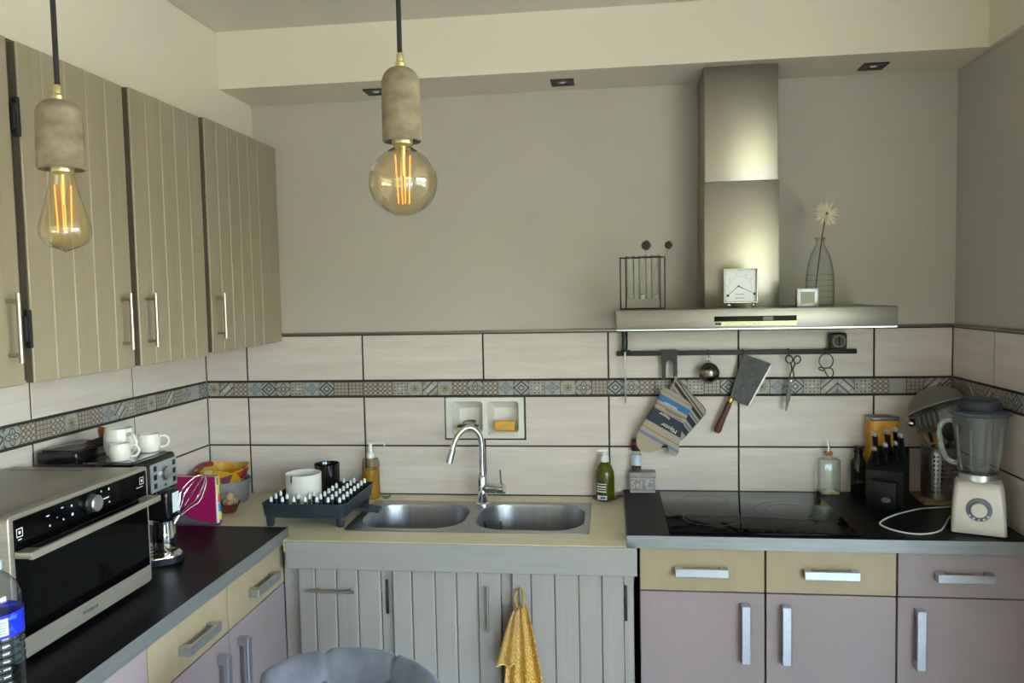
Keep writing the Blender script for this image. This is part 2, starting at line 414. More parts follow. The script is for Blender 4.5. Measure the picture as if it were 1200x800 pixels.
def window(name, horiz, c, a0, a1, z0, z1, n):
    g = MB()
    def bar(u0, u1, v0, v1):
        if horiz: g.box(u0, u1, c-.03, c+.03, v0, v1, .004)
        else: g.box(c-.03, c+.03, u0, u1, v0, v1, .004)
    bar(a0, a1, z0, z0+.06); bar(a0, a1, z1-.06, z1)
    for i in range(n+1):
        x = a0+(a1-a0-.06)*i/n; bar(x, x+.06, z0+.06, z1-.06)
    w = struct(g.build(name, M_frame))
    for i in range(n):
        u0 = a0+(a1-a0-.06)*i/n+.06; u1 = a0+(a1-a0-.06)*(i+1)/n
        g = MB()
        if horiz: g.add([(u0, c, z0+.06), (u1, c, z0+.06), (u1, c, z1-.06), (u0, c, z1-.06)], [(0, 1, 2, 3)])
        else: g.add([(c, u0, z0+.06), (c, u1, z0+.06), (c, u1, z1-.06), (c, u0, z1-.06)], [(0, 1, 2, 3)])
        g.build('pane', M_glass, w)
window('window_1', True, RY1-.1, *W1, 3)
window('window_2', False, RX1+.1, *W2, 3)

# wall tiles: every tile an object of its own, proud of the dark grout
G = .0068
def tile_mesh(name, poly, axis, mt):
    """poly in (u, z) about the tile's own corner; face towards the room"""
    g = MB()
    if axis == 'y': g.prism(poly, .006, 0.0, 'y', 0, .0012)
    elif axis == 'l': g.prism(poly, -.006, 0.0, 'x', 0, .0012)
    else: g.prism(poly, .006, 0.0, 'x', 0, .0012)
    me_o = g.build(name, mt); me = me_o.data; bpy.data.objects.remove(me_o); return me
TC = {}
def tile(wall, axis, u0, u1, z0, z1, poly=None):
    u0 += G/2; u1 -= G/2; z0 += G/2; z1 -= G/2
    if poly is None:
        key = (axis, round(u1-u0, 4), round(z1-z0, 4))
        if key not in TC: TC[key] = tile_mesh('tile', [(0, 0), (u1-u0, 0), (u1-u0, z1-z0), (0, z1-z0)], axis, M_tile)
        me = TC[key]
    else:
        me = tile_mesh('tile', [(p[0]-u0, p[1]-z0) for p in poly], axis, M_tile)
    loc = (u0, 0, z0) if axis == 'y' else ((0, u0, z0) if axis == 'l' else (XR, u0, z0))
    return link('tile', me, wall, loc)
bx('grout', M_grout, wall_back, 0, NX0, .0025, .0085, .88, ZT); bx('grout', M_grout, wall_back, NX1, XR, .0025, .0085, .88, ZT)
bx('grout', M_grout, wall_back, NX0, NX1, .0025, .0085, .88, NZ0); bx('grout', M_grout, wall_back, NX0, NX1, .0025, .0085, NZ1, ZT)
bx('grout', M_grout, wall_left, -.0085, -.0025, -2.52, .0, .88, ZT)
bx('grout', M_grout, wall_right, XR+.0025, XR+.0085, -1.32, .0, .88, ZT)
cols = [0.0] + [.1836+.503*i for i in range(6)] + [XR]
for z0, z1 in ((ZR0-.02, ZR1), (ZR1, ZB0), (ZB1, ZT)):
    for i in range(len(cols)-1):
        u0, u1 = cols[i], cols[i+1]
        if z0 == ZR1 and u0 < NX1 and u1 > NX0:
            a, b_, c, d = u0+G/2, u1-G/2, z0+G/2, z1-G/2
            if u0 < NX0: tile(wall_back, 'y', u0, u1, z0, z1, [(a, c), (b_, c), (b_, NZ0-.004), (NX0-.003, NZ0-.004), (NX0-.003, d), (a, d)])
            else: tile(wall_back, 'y', u0, u1, z0, z1, [(a, c), (b_, c), (b_, d), (NX1+.003, d), (NX1+.003, NZ0-.004), (a, NZ0-.004)])
        else: tile(wall_back, 'y', u0, u1, z0, z1)
    lj = [0.0, -.515, -1.018, -1.521, -2.024, -2.527]
    for i in range(5): tile(wall_left, 'l', lj[i+1], lj[i], z0, z1)
    for a, b_ in ((-.317, 0), (-.82, -.317), (-1.323, -.82)): tile(wall_right, 'r', a, b_, z0, z1)
# border strip tiles
BT = .0627
def border_mesh(axis, k, w):
    h = ZB1-ZB0-.012; g = BT*0+.0012
    sgn = {'y': (0, .006), 'l': (0, -.006), 'r': (0, .006)}[axis]
    def P(u, z, d): return (u, d, z) if axis == 'y' else (d, u, z)
    V = [P(.0006, 0, sgn[1]), P(w-.0006, 0, sgn[1]), P(w-.0006, h, sgn[1]), P(.0006, h, sgn[1]), P(.0012, .0006, 0), P(w-.0012, .0006, 0), P(w-.0012, h-.0006, 0), P(.0012, h-.0006, 0)]
    F = [(4, 5, 6, 7), (0, 1, 5, 4), (1, 2, 6, 5), (2, 3, 7, 6), (3, 0, 4, 7)]
    me = bpy.data.meshes.new('border_tile'); me.from_pydata(V, [], F); me.materials.append(M_B[k])
    ul = me.uv_layers.new(name='UVMap')
    q = {0: (0, 0), 1: (1, 0), 2: (1, 1), 3: (0, 1), 4: (0, 0), 5: (1, 0), 6: (1, 1), 7: (0, 1)}
    f = w/BT
    for lp in me.loops:
        u, v = q[lp.vertex_index]; ul.data[lp.index].uv = (u*f, v)
    bm = bmesh.new(); bm.from_mesh(me); bmesh.ops.recalc_face_normals(bm, faces=bm.faces)
    for fc in bm.faces:
        fc.normal_update()
    bm.to_mesh(me); bm.free()
    return me
BM_ = {}
def border(wall, axis, u, k, w=BT):
    key = (axis, k, round(w, 4))
    if key not in BM_: BM_[key] = border_mesh(axis, k, w)
    z = ZB0+.006
    return link('border_tile', BM_[key], wall, (u, 0, z) if axis == 'y' else ((0, u, z) if axis == 'l' else (XR, u, z)))
seq = 'star strip lattice flower_blue diamond flower_outline dots flower_blue diamond grid grid lattice lattice dots star strip star lattice flower_outline lattice flower_blue diamond dots flower_blue star flower_outline grid diamond flower_outline lattice dots flower_outline dots grid diamond grid star flower_blue diamond dots strip strip_back dots lattice plain grid strip diamond'.split()
x = -.003; i = 0
border(wall_back, 'y', .001, 'star', .056); x = .0575
for k in seq[1:]:
    w = min(BT, XR-x-.001)
    if w < .006: break
    border(wall_back, 'y', x, k, w); x += BT
lseq = 'diamond plain flower_blue grid strip grid star grid dots strip flower_blue lattice grid star lattice grid lattice flower_outline'.split()
y = 0.0
for n_ in range(40):
    y -= BT
    border(wall_left, 'l', y, lseq[n_ % len(lseq)])
y = 0.0
rseq = 'grid diamond strip lattice strip_back dots flower_outline diamond grid star lattice'.split()
for n_ in range(21):
    y -= BT
    border(wall_right, 'r', y, rseq[n_ % len(rseq)])
for nm, wl, bxs in (('back', wall_back, (.0, XR, -.004, .008)),):
    t1 = struct(MB().box(.34, XR-.006, -.005, .008, ZT, ZT+.011, .003).build('trim_1', M_cap))
t2 = struct(MB().box(XR-.005, XR+.008, YRW, .0, ZT, ZT+.011, .003).build('trim_2', M_cap))

# recessed ceiling spots
M_spotin = mat('spot_reflector', (150, 150, 150), .2, 1.0)
for (sx, sy, lb) in ((.816, -.125, 'black square recessed spotlight in the soffit above the sink end, beside the left cabinets'), (1.535, -.118, 'black square recessed spotlight in the soffit, middle one of the row of three'), (2.652, -.112, 'black square recessed spotlight in the soffit between the cooker hood and the grey wall')):
    t = thing('recessed_spotlight', lb, 'spotlight', (sx, sy, ZS), 0, 'spotlights in the soffit')
    g = MB(); o_ = rr(-.043, .043, -.043, .043, .003, 2); n = len(o_)
    inn = [(.03*math.cos(math.atan2(p[1], p[0])), .03*math.sin(math.atan2(p[1], p[0]))) for p in o_]
    g.loft([[(p[0], p[1], 0) for p in o_], [(p[0], p[1], -.005) for p in o_], [(p[0], p[1], -.005) for p in inn], [(p[0]*.9, p[1]*.9, -.001) for p in inn]])
    g.build('frame', M_bmatte, t)
    MB().lathe([(.029, -.0045), (.026, -.003), (.018, -.001)], n=20, cap0=False).build('reflector', M_spotin, t)
    MB().lathe([(.001, -.0042), (.010, -.0042), (.012, -.002)], n=14).build('lens', M_wplast, t)
# ------------------------------------------------------------------ wall cabinets (left)
def bar_handle(name, mt, parent, p, axis, length, out, r=.0055, off=.03, inset_=.018):
    """round bar handle, centre p on the door face, axis of bar, out = direction away from the door"""
    p = Vector(p); a = Vector(axis); o = Vector(out); g = MB()
    g.tube([p+o*off-a*(length/2), p+o*off+a*(length/2)], r, 12)
    for s in (-1, 1): g.tube([p+a*(s*(length/2-inset_)), p+o*off+a*(s*(length/2-inset_))], r*.8, 10)
    return g.build(name, mt, parent, True)
XD = .345
def plank_door(parent, y0, y1, z0, z1, n, mt, hy=None, wide_last=0):
    d = bx('door', M_greige_shade, parent, XD-.0225, XD-.006, y0+.0004, y1-.0004, z0+.001, z1-.001)  # backing edges coloured dark to stand in for shade in the gaps
    w = (y1-y0)/n
    for i in range(n):
        bx('plank', mt, d, XD-.0075, XD, y0+i*w+.0006, y0+(i+1)*w-.0006, z0, z1, .0022, 1)
    if hy is not None: bar_handle('handle', M_nickel, d, (XD, hy, 1.664), (0, 0, 1), .158, (1, 0, 0))
    return d
def wall_cab(label, y0, y1):
    t = thing('wall_cabinet', label, 'cabinet', (0.17, (y0+y1)/2, 1.535), 0, 'wall cabinets along the left wall')
    bx('body', M_greige_shade, t, .001, XD-.024, y0+.002, y1-.002, 1.537, 2.334)
    return t
def hinge(t, y, z):
    g = MB().box(XD-.02, XD+.004, y-.010, y+.010, z-.03, z+.03, .003).box(XD-.004, XD+.010, y-.005, y+.005, z-.045, z+.045, .002)
    g.build('hinge', M_bmatte, t, True)
t = wall_cab('greige plank-front wall cabinet above the microwave, hung next to the hinged double cabinet', -2.26, -1.452)
plank_door(t, -1.858, -1.460, 1.531, 2.326, 5, M_greige, -1.505); plank_door(t, -2.258, -1.862, 1.531, 2.326, 5, M_greige)
t = wall_cab('greige plank-front double wall cabinet with two bar handles side by side', -1.450, -.600)
plank_door(t, -1.430, -1.030, 1.531, 2.326, 5, M_greige, -1.083); plank_door(t, -1.000, -.612, 1.531, 2.331, 5, M_greige, -.962)
hinge(t, -1.444, 2.15); hinge(t, -1.444, 1.66)
t = wall_cab('greige plank-front single-door wall cabinet in the corner against the back wall', -.598, -.002)
plank_door(t, -.580, -.178, 1.538, 2.338, 5, M_greige, -.543)
bx('filler_panel', M_greige, t, XD-.022, XD-.001, -.175, -.003, 1.541, 2.336, .002, 1)

# ------------------------------------------------------------------ base cabinets
def pull(parent, p, axis, length, out, up, mt=M_satin):
    """flat bracket handle: bar with two feet"""
    p = Vector(p); a = Vector(axis); o = Vector(out); u = Vector(up)
    R = Matrix((a, o, u)).transposed().to_4x4(); R.translation = p
    g = MB().box(-length/2, length/2, .024, .034, -.0135, .0135, .0015, 1, 0, R)
    for s in (-1, 1): g.box(*sorted((s*(length/2-.0005), s*(length/2-.024))), 0, .026, -.0125, .0125, .001, 1, 0, R)
    return g.build('handle', mt, parent, True)
def base_right(label, x0, x1, dm, door_h, hx):
    t = thing('base_cabinet', label, 'cabinet', ((x0+x1)/2, -.3, 0), 0, 'base cabinets under the hob worktop')
    bx('body', M_carc, t, x0+.001, x1-.001, -.556, -.002, .10, .888)
    bx('plinth', M_plinth, t, x0, x1, -.50, -.48, 0, .099)
    d = bx('drawer', dm, t, x0+.002, x1-.002, -.575, -.557, .742, .884, .0012, 1)
    pull(d, ((x0+x1)/2-.003, -.575, .812), (1, 0, 0), .168, (0, -1, 0), (0, 0, 1))
    d = bx('door', M_lilac, t, x0+.002, x1-.002, -.575, -.557, .105, .738, .0012, 1)
    pull(d, (hx, -.575, .612), (0, 0, 1), .19, (0, -1, 0), (-1, 0, 0))
base_right('base cabinet with beige drawer and lilac door under the hob, next to the sink unit', 1.786, 2.1855, M_beige, 0, 2.121)
base_right('base cabinet with beige drawer and lilac door, middle one under the hob worktop', 2.1875, 2.5885, M_beige, 0, 2.247)
base_right('base cabinet with drawer and door both in lilac, below the blender', 2.5905, 2.981, M_lilac, 0, 2.653)
def base_left(label, y0, y1, drawer=True, hy=None):
    t = thing('base_cabinet', label, 'cabinet', (.28, (y0+y1)/2, 0), 0, 'base cabinets under the microwave worktop')
    bx('body', M_carc, t, .002, .551, y0+.001, y1-.001, .10, .886)
    bx('plinth', M_plinth, t, .47, .49, y0, y1, 0, .099)
    if drawer:
        d = bx('drawer', M_beige, t, .552, .57, y0+.002, y1-.002, .742, .882, .0012, 1)
        pull(d, (.57, (y0+y1)/2+.015, .803), (0, 1, 0), .168, (1, 0, 0), (0, 0, 1))
        d = bx('door', M_lilac, t, .552, .57, y0+.002, y1-.002, .105, .738, .0012, 1)
        pull(d, (.57, hy, .603), (0, 0, 1), .19, (1, 0, 0), (0, 1, 0))
    else:
        d = bx('door', M_lilac, t, .552, .57, y0+.002, y1-.002, .105, .882, .0012, 1)
        pull(d, (.57, y1-.06, .603), (0, 0, 1), .19, (1, 0, 0), (0, 1, 0))
base_left('base cabinet with beige drawer and lilac door beside the grey sink front', -.984, -.584, True, -.925)
base_left('base cabinet with beige drawer and lilac door below the coffee machine', -1.389, -.986, True, -1.05)
base_left('base cabinet with one tall lilac door and no drawer, below the microwave', -1.99, -1.391, False)

# worktops
t = thing('worktop', 'black laminate worktop with aluminium edge carrying the microwave', 'worktop', (.29, -1.4, .89))
bx('slab', M_black, t, .001, .5865, -2.3, -.575, .890, .930, .001, 1)
g = MB().box(.5866, .5882, -2.3, -.5735, .888, .9306, .0004, 1).box(.30, .588, -.5749, -.5733, .902, .9306)
g.build('edge_band', M_alu, t, True)
t = thing('worktop', 'black laminate worktop with aluminium edge carrying the induction hob', 'worktop', (2.36, -.3, .89))
bx('slab', M_black, t, 1.747, 2.981, -.6015, -.001, .890, .930, .001, 1)
g = MB().box(1.745, 2.981, -.6032, -.6016, .889, .9306, .0004, 1).box(1.7452, 1.7468, -.6016, -.002, .899, .9306, .0004, 1)
g.build('edge_band', M_alu, t, True)
t = thing('worktop', 'cream wood-look worktop holding the double sink', 'worktop', (.87, -.3, .86))
g = MB(); SXa, SXb, SYa, SYb = .772, 1.608, -.492, -.124
for (a, b_, c, d) in ((.001, .589, -.572, -.001), (.589, SXa, -.625, -.001), (SXb, 1.744, -.625, -.001), (SXa, SXb, -.625, SYa), (SXa, SXb, SYb, -.001)):
    g.box(a, b_, c, d, .8605, .900)
g.build('slab', M_top, t, True)
bx('back_joint', M_grout, t, .3, 1.744, -.004, -.0012, .9, .9045)
# ------------------------------------------------------------------ sink unit
t = thing('sink_cabinet', 'light grey painted sink cabinet with plank doors and a deep fascia board', 'cabinet', (1.17, -.3, 0))
bx('fascia', M_greyfascia, t, .600, 1.777, -.634, -.626, .806, .8985, .0015, 1)
g = MB()
for a, b_ in ((.573, .628), (.918, .957), (1.330, 1.365), (1.736, 1.766)): g.box(a, b_, -.585, -.565, .10, .86)
g.build('stile', M_greyp, t, True)
g = MB().box(.60, 1.766, -.564, -.02, .10, .30).box(.60, .62, -.564, -.02, .30, .60).box(1.746, 1.766, -.564, -.02, .3, .6).box(.62, 1.746, -.564, -.55, .3, .70)
g.build('body', M_carc, t, True)
bx('plinth', M_plinth, t, .60, 1.766, -.50, -.48, 0, .099)
def sink_door(edges, z0, z1):
    d = bx('door', M_greyp, t, edges[0]+.001, edges[-1]-.001, -.594, -.586, z0+.001, z1-.001)
    for a, b_ in zip(edges, edges[1:]): bx('plank', M_greyp, d, a+.0012, b_-.0012, -.604, -.590, z0, z1, .0032, 1)
    return d
d = sink_door([.628, .688, .7635, .839, .917], .12, .803)
bar_handle('handle', M_nickel, d, (.757, -.604, .728), (1, 0, 0), .15, (0, -1, 0), .0055, .026)
d = sink_door([.959, 1.0265, 1.106, 1.179, 1.2515, 1.329], .12, .803)
bar_handle('handle', M_nickel, d, (1.287, -.604, .683), (0, 0, 1), .152, (0, -1, 0), .0055, .026)
d = sink_door([1.366, 1.4295, 1.508, 1.587, 1.662, 1.7345], .12, .803)
bar_handle('handle', M_nickel, d, (1.397, -.604, .683), (0, 0, 1), .152, (0, -1, 0), .0055, .026)
for hx in (.938, 1.742):
    bx('latch', M_bmatte, t, hx-.006, hx+.004, -.592, -.585, .64, .76, .003)

# stainless double sink
t = thing('kitchen_sink', 'stainless steel double-bowl sink set in the cream worktop', 'sink', (1.19, -.31, .9))
OUT = rr(.757, 1.622, -.507, -.110, .018, 3)
LB = rr(.787, 1.170, -.478, -.150, .12, 8); RB = rr(1.204, 1.604, -.478, -.132, .12, 8)
bm = bmesh.new()
def loop(pts, z):
    vs_ = [bm.verts.new((p[0], p[1], z)) for p in pts]
    return [bm.edges.new((vs_[i], vs_[(i+1) % len(vs_)])) for i in range(len(vs_))]
ed = loop(OUT, .9035)+loop(LB, .9035)+loop(RB, .9035)
bmesh.ops.triangle_fill(bm, use_beauty=True, use_dissolve=False, edges=ed)
bm.verts.index_update()
fl = MB().add([v.co.copy() for v in bm.verts], [[v.index for v in f.verts] for f in bm.faces]); bm.free()
# drop triangles that landed inside the bowls
def inside(p, poly):
    r = False; n = len(poly)
    for i in range(n):
        a, b_ = poly[i], poly[(i+1) % n]
        if (a[1] > p[1]) != (b_[1] > p[1]) and p[0] < (b_[0]-a[0])*(p[1]-a[1])/(b_[1]-a[1])+a[0]: r = not r
    return r
keep = [f for f in fl.F if not any(inside((sum(fl.V[i][0] for i in f)/3, sum(fl.V[i][1] for i in f)/3), B) for B in (LB, RB))]
fl.F = keep; fl.MI = [0]*len(keep); fl.SM = [True]*len(keep)
fl.loft([[(p[0], p[1], .9035) for p in OUT], [(p[0], p[1], .9005) for p in OUT]])
fl.build('rim', M_sink, t, True)
for B, nm in ((LB, 'bowl'), (RB, 'bowl')):
    cx = sum(p[0] for p in B)/len(B); cy_ = sum(p[1] for p in B)/len(B)
    def sc(k, z): return [(cx+(p[0]-cx)*k, cy_+(p[1]-cy_)*k, z) for p in B]
    g = MB().loft([sc(1, .9035), sc(.985, .901), sc(.975, .893), sc(.955, .80), sc(.93, .765), sc(.86, .752), sc(.2, .748), sc(.12, .745)], cap1=True)
    o_ = g.build(nm, M_sink, t, True)
    MB().lathe([(.04, .0), (.042, .002), (.034, .003), (.03, -.002), (.001, -.002)], (cx, cy_, .7495), 20).build('drain', M_chrome, o_, True)

# faucet
t = thing('kitchen_faucet', 'chrome swan-neck mixer tap standing behind the two bowls', 'faucet', (1.2, -.146, .9035))
fb = (1.200, -.146)
MB().lathe([(.026, 0), (.026, .004), (.0195, .008), (.0185, .105), (.0165, .112), (.0125, .116), (.012, .128)], (fb[0], fb[1], .9035), 24).build('body', M_chrome, t, True)
sp = spline([(1.200, -.146, 1.02), (1.200, -.146, 1.06), (1.200, -.146, 1.135), (1.193, -.150, 1.176), (1.170, -.160, 1.203), (1.140, -.174, 1.204), (1.112, -.186, 1.176), (1.097, -.193, 1.140), (1.091, -.196, 1.116)], 7)
MB().tube(sp, .0115, 14).build('spout', M_chrome, t, True)
MB().tube([(1.092, -.1956, 1.119), (1.081, -.200, 1.076)], [.0125, .0145], 16).tube([(1.095, -.194, 1.128), (1.092, -.1956, 1.118)], .0135, 14).build('aerator', M_satin, t, True)
MB().tube([(1.205, -.148, .968), (1.222, -.153, .968), (1.286, -.170, .970)], [.017, .0205, .0205], 20).tube([(1.286, -.170, .970), (1.290, -.171, .970)], .0195, 20).build('mixer', M_chrome, t, True)
MB().tube([(1.277, -.168, .984), (1.276, -.170, 1.01), (1.274, -.174, 1.046)], [.004, .0038, .0034], 10).build('lever', M_chrome, t, True)

# soap niche
t = thing('soap_niche', 'white ceramic double soap niche recessed in the wall tiles', 'soap dish', (1.192, 0, 1.132))
F0 = rr(1.0315, 1.3525, 1.1355, 1.3025, .004, 2); H1 = rr(1.056, 1.184, 1.160, 1.286, .014, 4); H2 = rr(1.203, 1.331, 1.160, 1.286, .014, 4)
bm = bmesh.new()
def loop2(pts, y):
    vs_ = [bm.verts.new((p[0], y, p[1])) for p in pts]
    return [bm.edges.new((vs_[i], vs_[(i+1) % len(vs_)])) for i in range(len(vs_))]
ed = loop2(F0, -.006)+loop2(H1, -.006)+loop2(H2, -.006)
bmesh.ops.triangle_fill(bm, use_beauty=True, use_dissolve=False, edges=ed); bm.verts.index_update()
fl = MB().add([v.co.copy() for v in bm.verts], [[v.index for v in f.verts] for f in bm.faces]); bm.free()
keep = [f for f in fl.F if not any(inside((sum(fl.V[i][0] for i in f)/3, sum(fl.V[i][2] for i in f)/3), B) for B in (H1, H2))]
fl.F = keep; fl.MI = [0]*len(keep); fl.SM = [True]*len(keep)
fl.loft([[(p[0], -.006, p[1]) for p in F0], [(p[0], .006, p[1]) for p in F0]])
fl.build('face', M_white, t, True)
for B in (H1, H2):
    cx = sum(p[0] for p in B)/len(B); zb = 1.160
    def q(k, kz, y, dz=0): return [(cx+(p[0]-cx)*k, y, zb+dz+(p[1]-zb)*kz) for p in B]
    g = MB().loft([q(1, 1, -.006), q(.97, .97, .000, .002), q(.90, .90, .03, .003), q(.72, .66, .075, .006)], cap1=True)
    g.tube([(cx-.056, -.008, 1.158), (cx-.050, -.016, 1.156), (cx+.050, -.016, 1.156), (cx+.056, -.008, 1.158)], .0065, 10)
    g.build('recess', M_white, t, True)
M_sponge = mat('yellow_sponge', (232, 190, 104), .9, col2=(216, 170, 82), nscale=(120, 120, 120), bmp=.5)
M_spgreen = mat('green_scourer', (44, 84, 82), .95, bmp=.5, nscale=(400, 400, 400))
M_soap = mat('honey_soap', (226, 176, 84), .5, col2=(214, 160, 66), nscale=(30, 30, 30), bmp=.15)
tag(MB().box(-.043, .043, -.012, .016, -.0205, .0205, .007, 3).build('soap_block', M_soap), 'honey-yellow soap block standing in the ceramic niche', 'soap')
o_ = bpy.data.objects['soap_block']; o_.location = (1.270, .014, 1.185); WM[o_] = Matrix.Translation(o_.location)
t = thing('kitchen_sponge', 'yellow sponge with green scourer side lying in the ceramic niche', 'sponge', (1.118, .012, 1.166))
bx('foam', M_sponge, t, -.042, .042, -.016, .02, 0, .013, .004, 2, world=False); bx('scouring_pad', M_spgreen, t, -.042, .042, -.016, .02, .0132, .020, .002, 2, world=False)
g = MB(); random.seed(3)
for k in range(14):
    a0 = random.random()*6; tl = random.uniform(-.6, .6); pts = []
    for j in range(16):
        a = a0+j*PI*2/16; pts.append((1.125+.026*math.cos(a), .014+.014*math.sin(a), 1.197+.010*math.sin(a*1+tl)*.6+random.uniform(-.002, .002)+tl*.004))
    g.tube(pts, .0011, 5, closed=True)
tag(g.build('steel_scourer', M_nickel), 'coil of steel wool lying on the sponge', 'scourer')

# ------------------------------------------------------------------ cooker hood
t = thing('cooker_hood', 'stainless steel chimney cooker hood above the hob', 'cooker hood', (2.175, -.2, 1.587))
bx('canopy', M_steel, t, 1.722, 2.632, -.440, -.002, 1.590, 1.655, .0025, 2)
bx('canopy_lip', M_satin, t, 1.724, 2.630, -.438, -.004, 1.585, 1.5898)
g = MB(); x0, x1, y0, y1, c_ = 2.042, 2.304, -.222, -.001, .003
g.box(x0, x1, y0, y1, 1.6552, 2.104, c_, 2); g.build('lower_chimney', M_steelv, t, True)
bx('upper_chimney', M_steelv, t, x0+.003, x1-.003, y0+.003, y1, 2.1042, 2.5105, c_, 2)
p_ = bx('control_panel', M_bgloss, t, 2.047, 2.313, -.4425, -.4395, 1.6125, 1.630)
bx('display', mat('hood_display', (30, 40, 92), .1), p_, 2.205, 2.238, -.4428, -.4424, 1.615, 1.628)
p2 = bx('trim_plate', mat('polished_trim', (150, 143, 120), .3, 1.0), t, 2.047, 2.313, -.4425, -.4395, 1.598, 1.6121)
bx('rocker_switch', M_bplast, p2, 2.049, 2.070, -.4432, -.4424, 1.600, 1.610)
g = MB()
for k in range(8): g.box(2.153+k*.0062, 2.1572+k*.0062, -.4430, -.4424, 1.6015, 1.6085, .0008, 1)
g.build('brand_lettering', M_wprint, p2, True)['kind'] = 'stuff'
g = MB()
for s in (-1, 1): g.box(2.175+s*.22-.17, 2.175+s*.22+.17, -.38, -.08, 1.5835, 1.5852)
g.build('grease_filter', M_alu, t, True)
# ------------------------------------------------------------------ on the hood
M_bwire = mat('dark_metal_wire', (38, 36, 38), .45, .6)
t = thing('test_tube_rack', 'black wire frame vase rack standing on the cooker hood', 'vase rack', (1.816, -.345, 1.6552), -.30)
g = MB(); hw, hd, h = .070, .035, .181
for yy in (-hd, hd):
    MB().tube([(-hw, yy, .003), (hw, yy, .003), (hw, yy, h), (-hw, yy, h)], .0030, 6, closed=True).build('wire_frame', M_bwire, t)
for xx in (-hw, hw):
    for zz in (.003, h): MB().tube([(xx, -hd, zz), (xx, hd, zz)], .0026, 6).build('cross_bar', M_bwire, t)
MB().tube([(-hw, .016, h), (hw, .016, h)], .0020, 6).build('cross_bar', M_bwire, t)
R_ = Matrix.Translation((1.816, -.345, 1.6552)) @ Matrix.Rotation(-.30, 4, 'Z')
for k, (lx, lb) in enumerate(((-.044, 'empty clear glass tube vase at the free end of the black wire rack'), (.0, 'clear glass tube vase in the middle of the black wire rack'), (.044, 'clear glass tube vase in the black wire rack, next to the chimney'))):
    p = R_ @ Vector((lx, 0, .036))
    v = thing('tube_vase', lb, 'vase', p, 0, 'glass tubes in the wire rack')
    MB().lathe([(.0125, 0), (.0138, .002), (.0138, .145), (.016, .152), (.0158, .1525), (.0128, .145), (.0128, .018), (.001, .016)], n=18).build('glass_tube', M_glassg, v)
    MB().lathe([(.0124, .002), (.0126, .016), (.001, .0165)], n=18).build('thick_base', mat('thick_glass_base%d' % k, (176, 178, 160), .1, spec=.6), v)
M_pom = mat('dried_thistle', (94, 80, 72), .95, col2=(60, 50, 50), nscale=(300, 300, 300), contrast=1.5, bmp=1.0)
M_stem = mat('dry_stem', (150, 118, 72), .8)
for (px_, pz, r_, lx, lb) in ((1.829, 1.8780, .0175, 0, 'round brown dried thistle head rising from the middle tube'), (1.905, 1.8765, .0145, .044, 'small dried thistle head leaning out of the tube by the chimney')):
    b0 = R_ @ Vector((lx, 0, .08))
    v = thing('dried_thistle', lb, 'dried flower', b0, 0)
    g = MB(); random.seed(5)
    g.ball((px_, b0.y, pz), r_*.86, 14, 10)
    for k in range(150):
        d_ = Vector((random.gauss(0, 1), random.gauss(0, 1), random.gauss(0, 1))).normalized(); c0 = Vector((px_, b0.y, pz))
        u_ = d_.orthogonal().normalized()*.0016; w_ = d_.cross(u_).normalized()*.0016; q0 = c0+d_*r_*.8
        g.add([q0+u_, q0-u_*.5+w_, q0-u_*.5-w_, c0+d_*r_*1.06], [(0, 1, 3), (1, 2, 3), (2, 0, 3)])
    g.build('flower_head', M_pom, v, True)
    MB().tube(spline([b0, b0+Vector((0, 0, .06)), Vector((px_*.7+b0.x*.3, b0.y, pz-.035)), (px_, b0.y, pz-.012)], 5), .0011, 6).build('stem', M_stem, v, True)

# weather dial
t = thing('weather_dial', 'square chrome-framed thermometer dial on ball feet, in front of the chimney', 'thermometer', (2.148, -.345, 1.6552))
g = MB()
for a, b_, c, d in ((2.090, 2.2045, 1.786, 1.7905), (2.090, 2.2045, 1.672, 1.6765), (2.090, 2.0945, 1.6765, 1.786), (2.200, 2.2045, 1.6765, 1.786)): g.box(a, b_, -.358, -.338, c, d, .0008, 1)
g.box(2.091, 2.2035, -.340, -.336, 1.673, 1.7895); g.build('frame', mat('dial_chrome', (132, 132, 136), .22, 1.0), t, True)
M_face = mat('white_dial_face', (242, 246, 252), .4)
fc = bx('dial_face', M_face, t, 2.0945, 2.200, -.346, -.3405, 1.6765, 1.786)
dcx, dcz, yF = 2.141, 1.730, -.3464
g = MB()
def needle(a, L, w0):
    ca, sa = math.cos(a), math.sin(a)
    g.prism([(dcx-sa*w0, dcz+ca*w0), (dcx+ca*L-sa*w0*.5, dcz+sa*L+ca*w0*.5), (dcx+ca*L+sa*w0*.5, dcz+sa*L-ca*w0*.5), (dcx+sa*w0, dcz-ca*w0)], yF, yF-.0006, 'y')
needle(math.radians(222), .045, .0010); needle(math.radians(-27), .058, .0011); needle(math.radians(-27), .022, .0018)
for a, L in ((222, .048), (-27, .060)):
    a = math.radians(a); g.lathe([(.0045, 0), (.0045, .0006)], (0, 0, 0), 12, 0, align((dcx+L*math.cos(a), yF, dcz+L*math.sin(a)), (0, -1, 0)))
g.lathe([(.003, 0), (.003, .001)], (0, 0, 0), 10, 0, align((dcx, yF, dcz), (0, -1, 0)))
g.build('needle', M_dot, fc, True)
g = MB()
for k in range(41):
    a = math.radians(205-k*5.6); r0, r1 = (.036, .040) if k % 5 else (.035, .043)
    for rr0, rr1 in ((r0, r1),):
        ca, sa = math.cos(a), math.sin(a); q0 = (2.147+rr0*ca, 1.724+rr0*sa*1.05); q1 = (2.147+rr1*ca, 1.724+rr1*sa*1.05); n_ = (-sa*.0003, ca*.0003)
        g.prism([(q0[0]-n_[0], q0[1]-n_[1]), (q1[0]-n_[0], q1[1]-n_[1]), (q1[0]+n_[0], q1[1]+n_[1]), (q0[0]+n_[0], q0[1]+n_[1])], yF+.0003, yF-.0002, 'y')
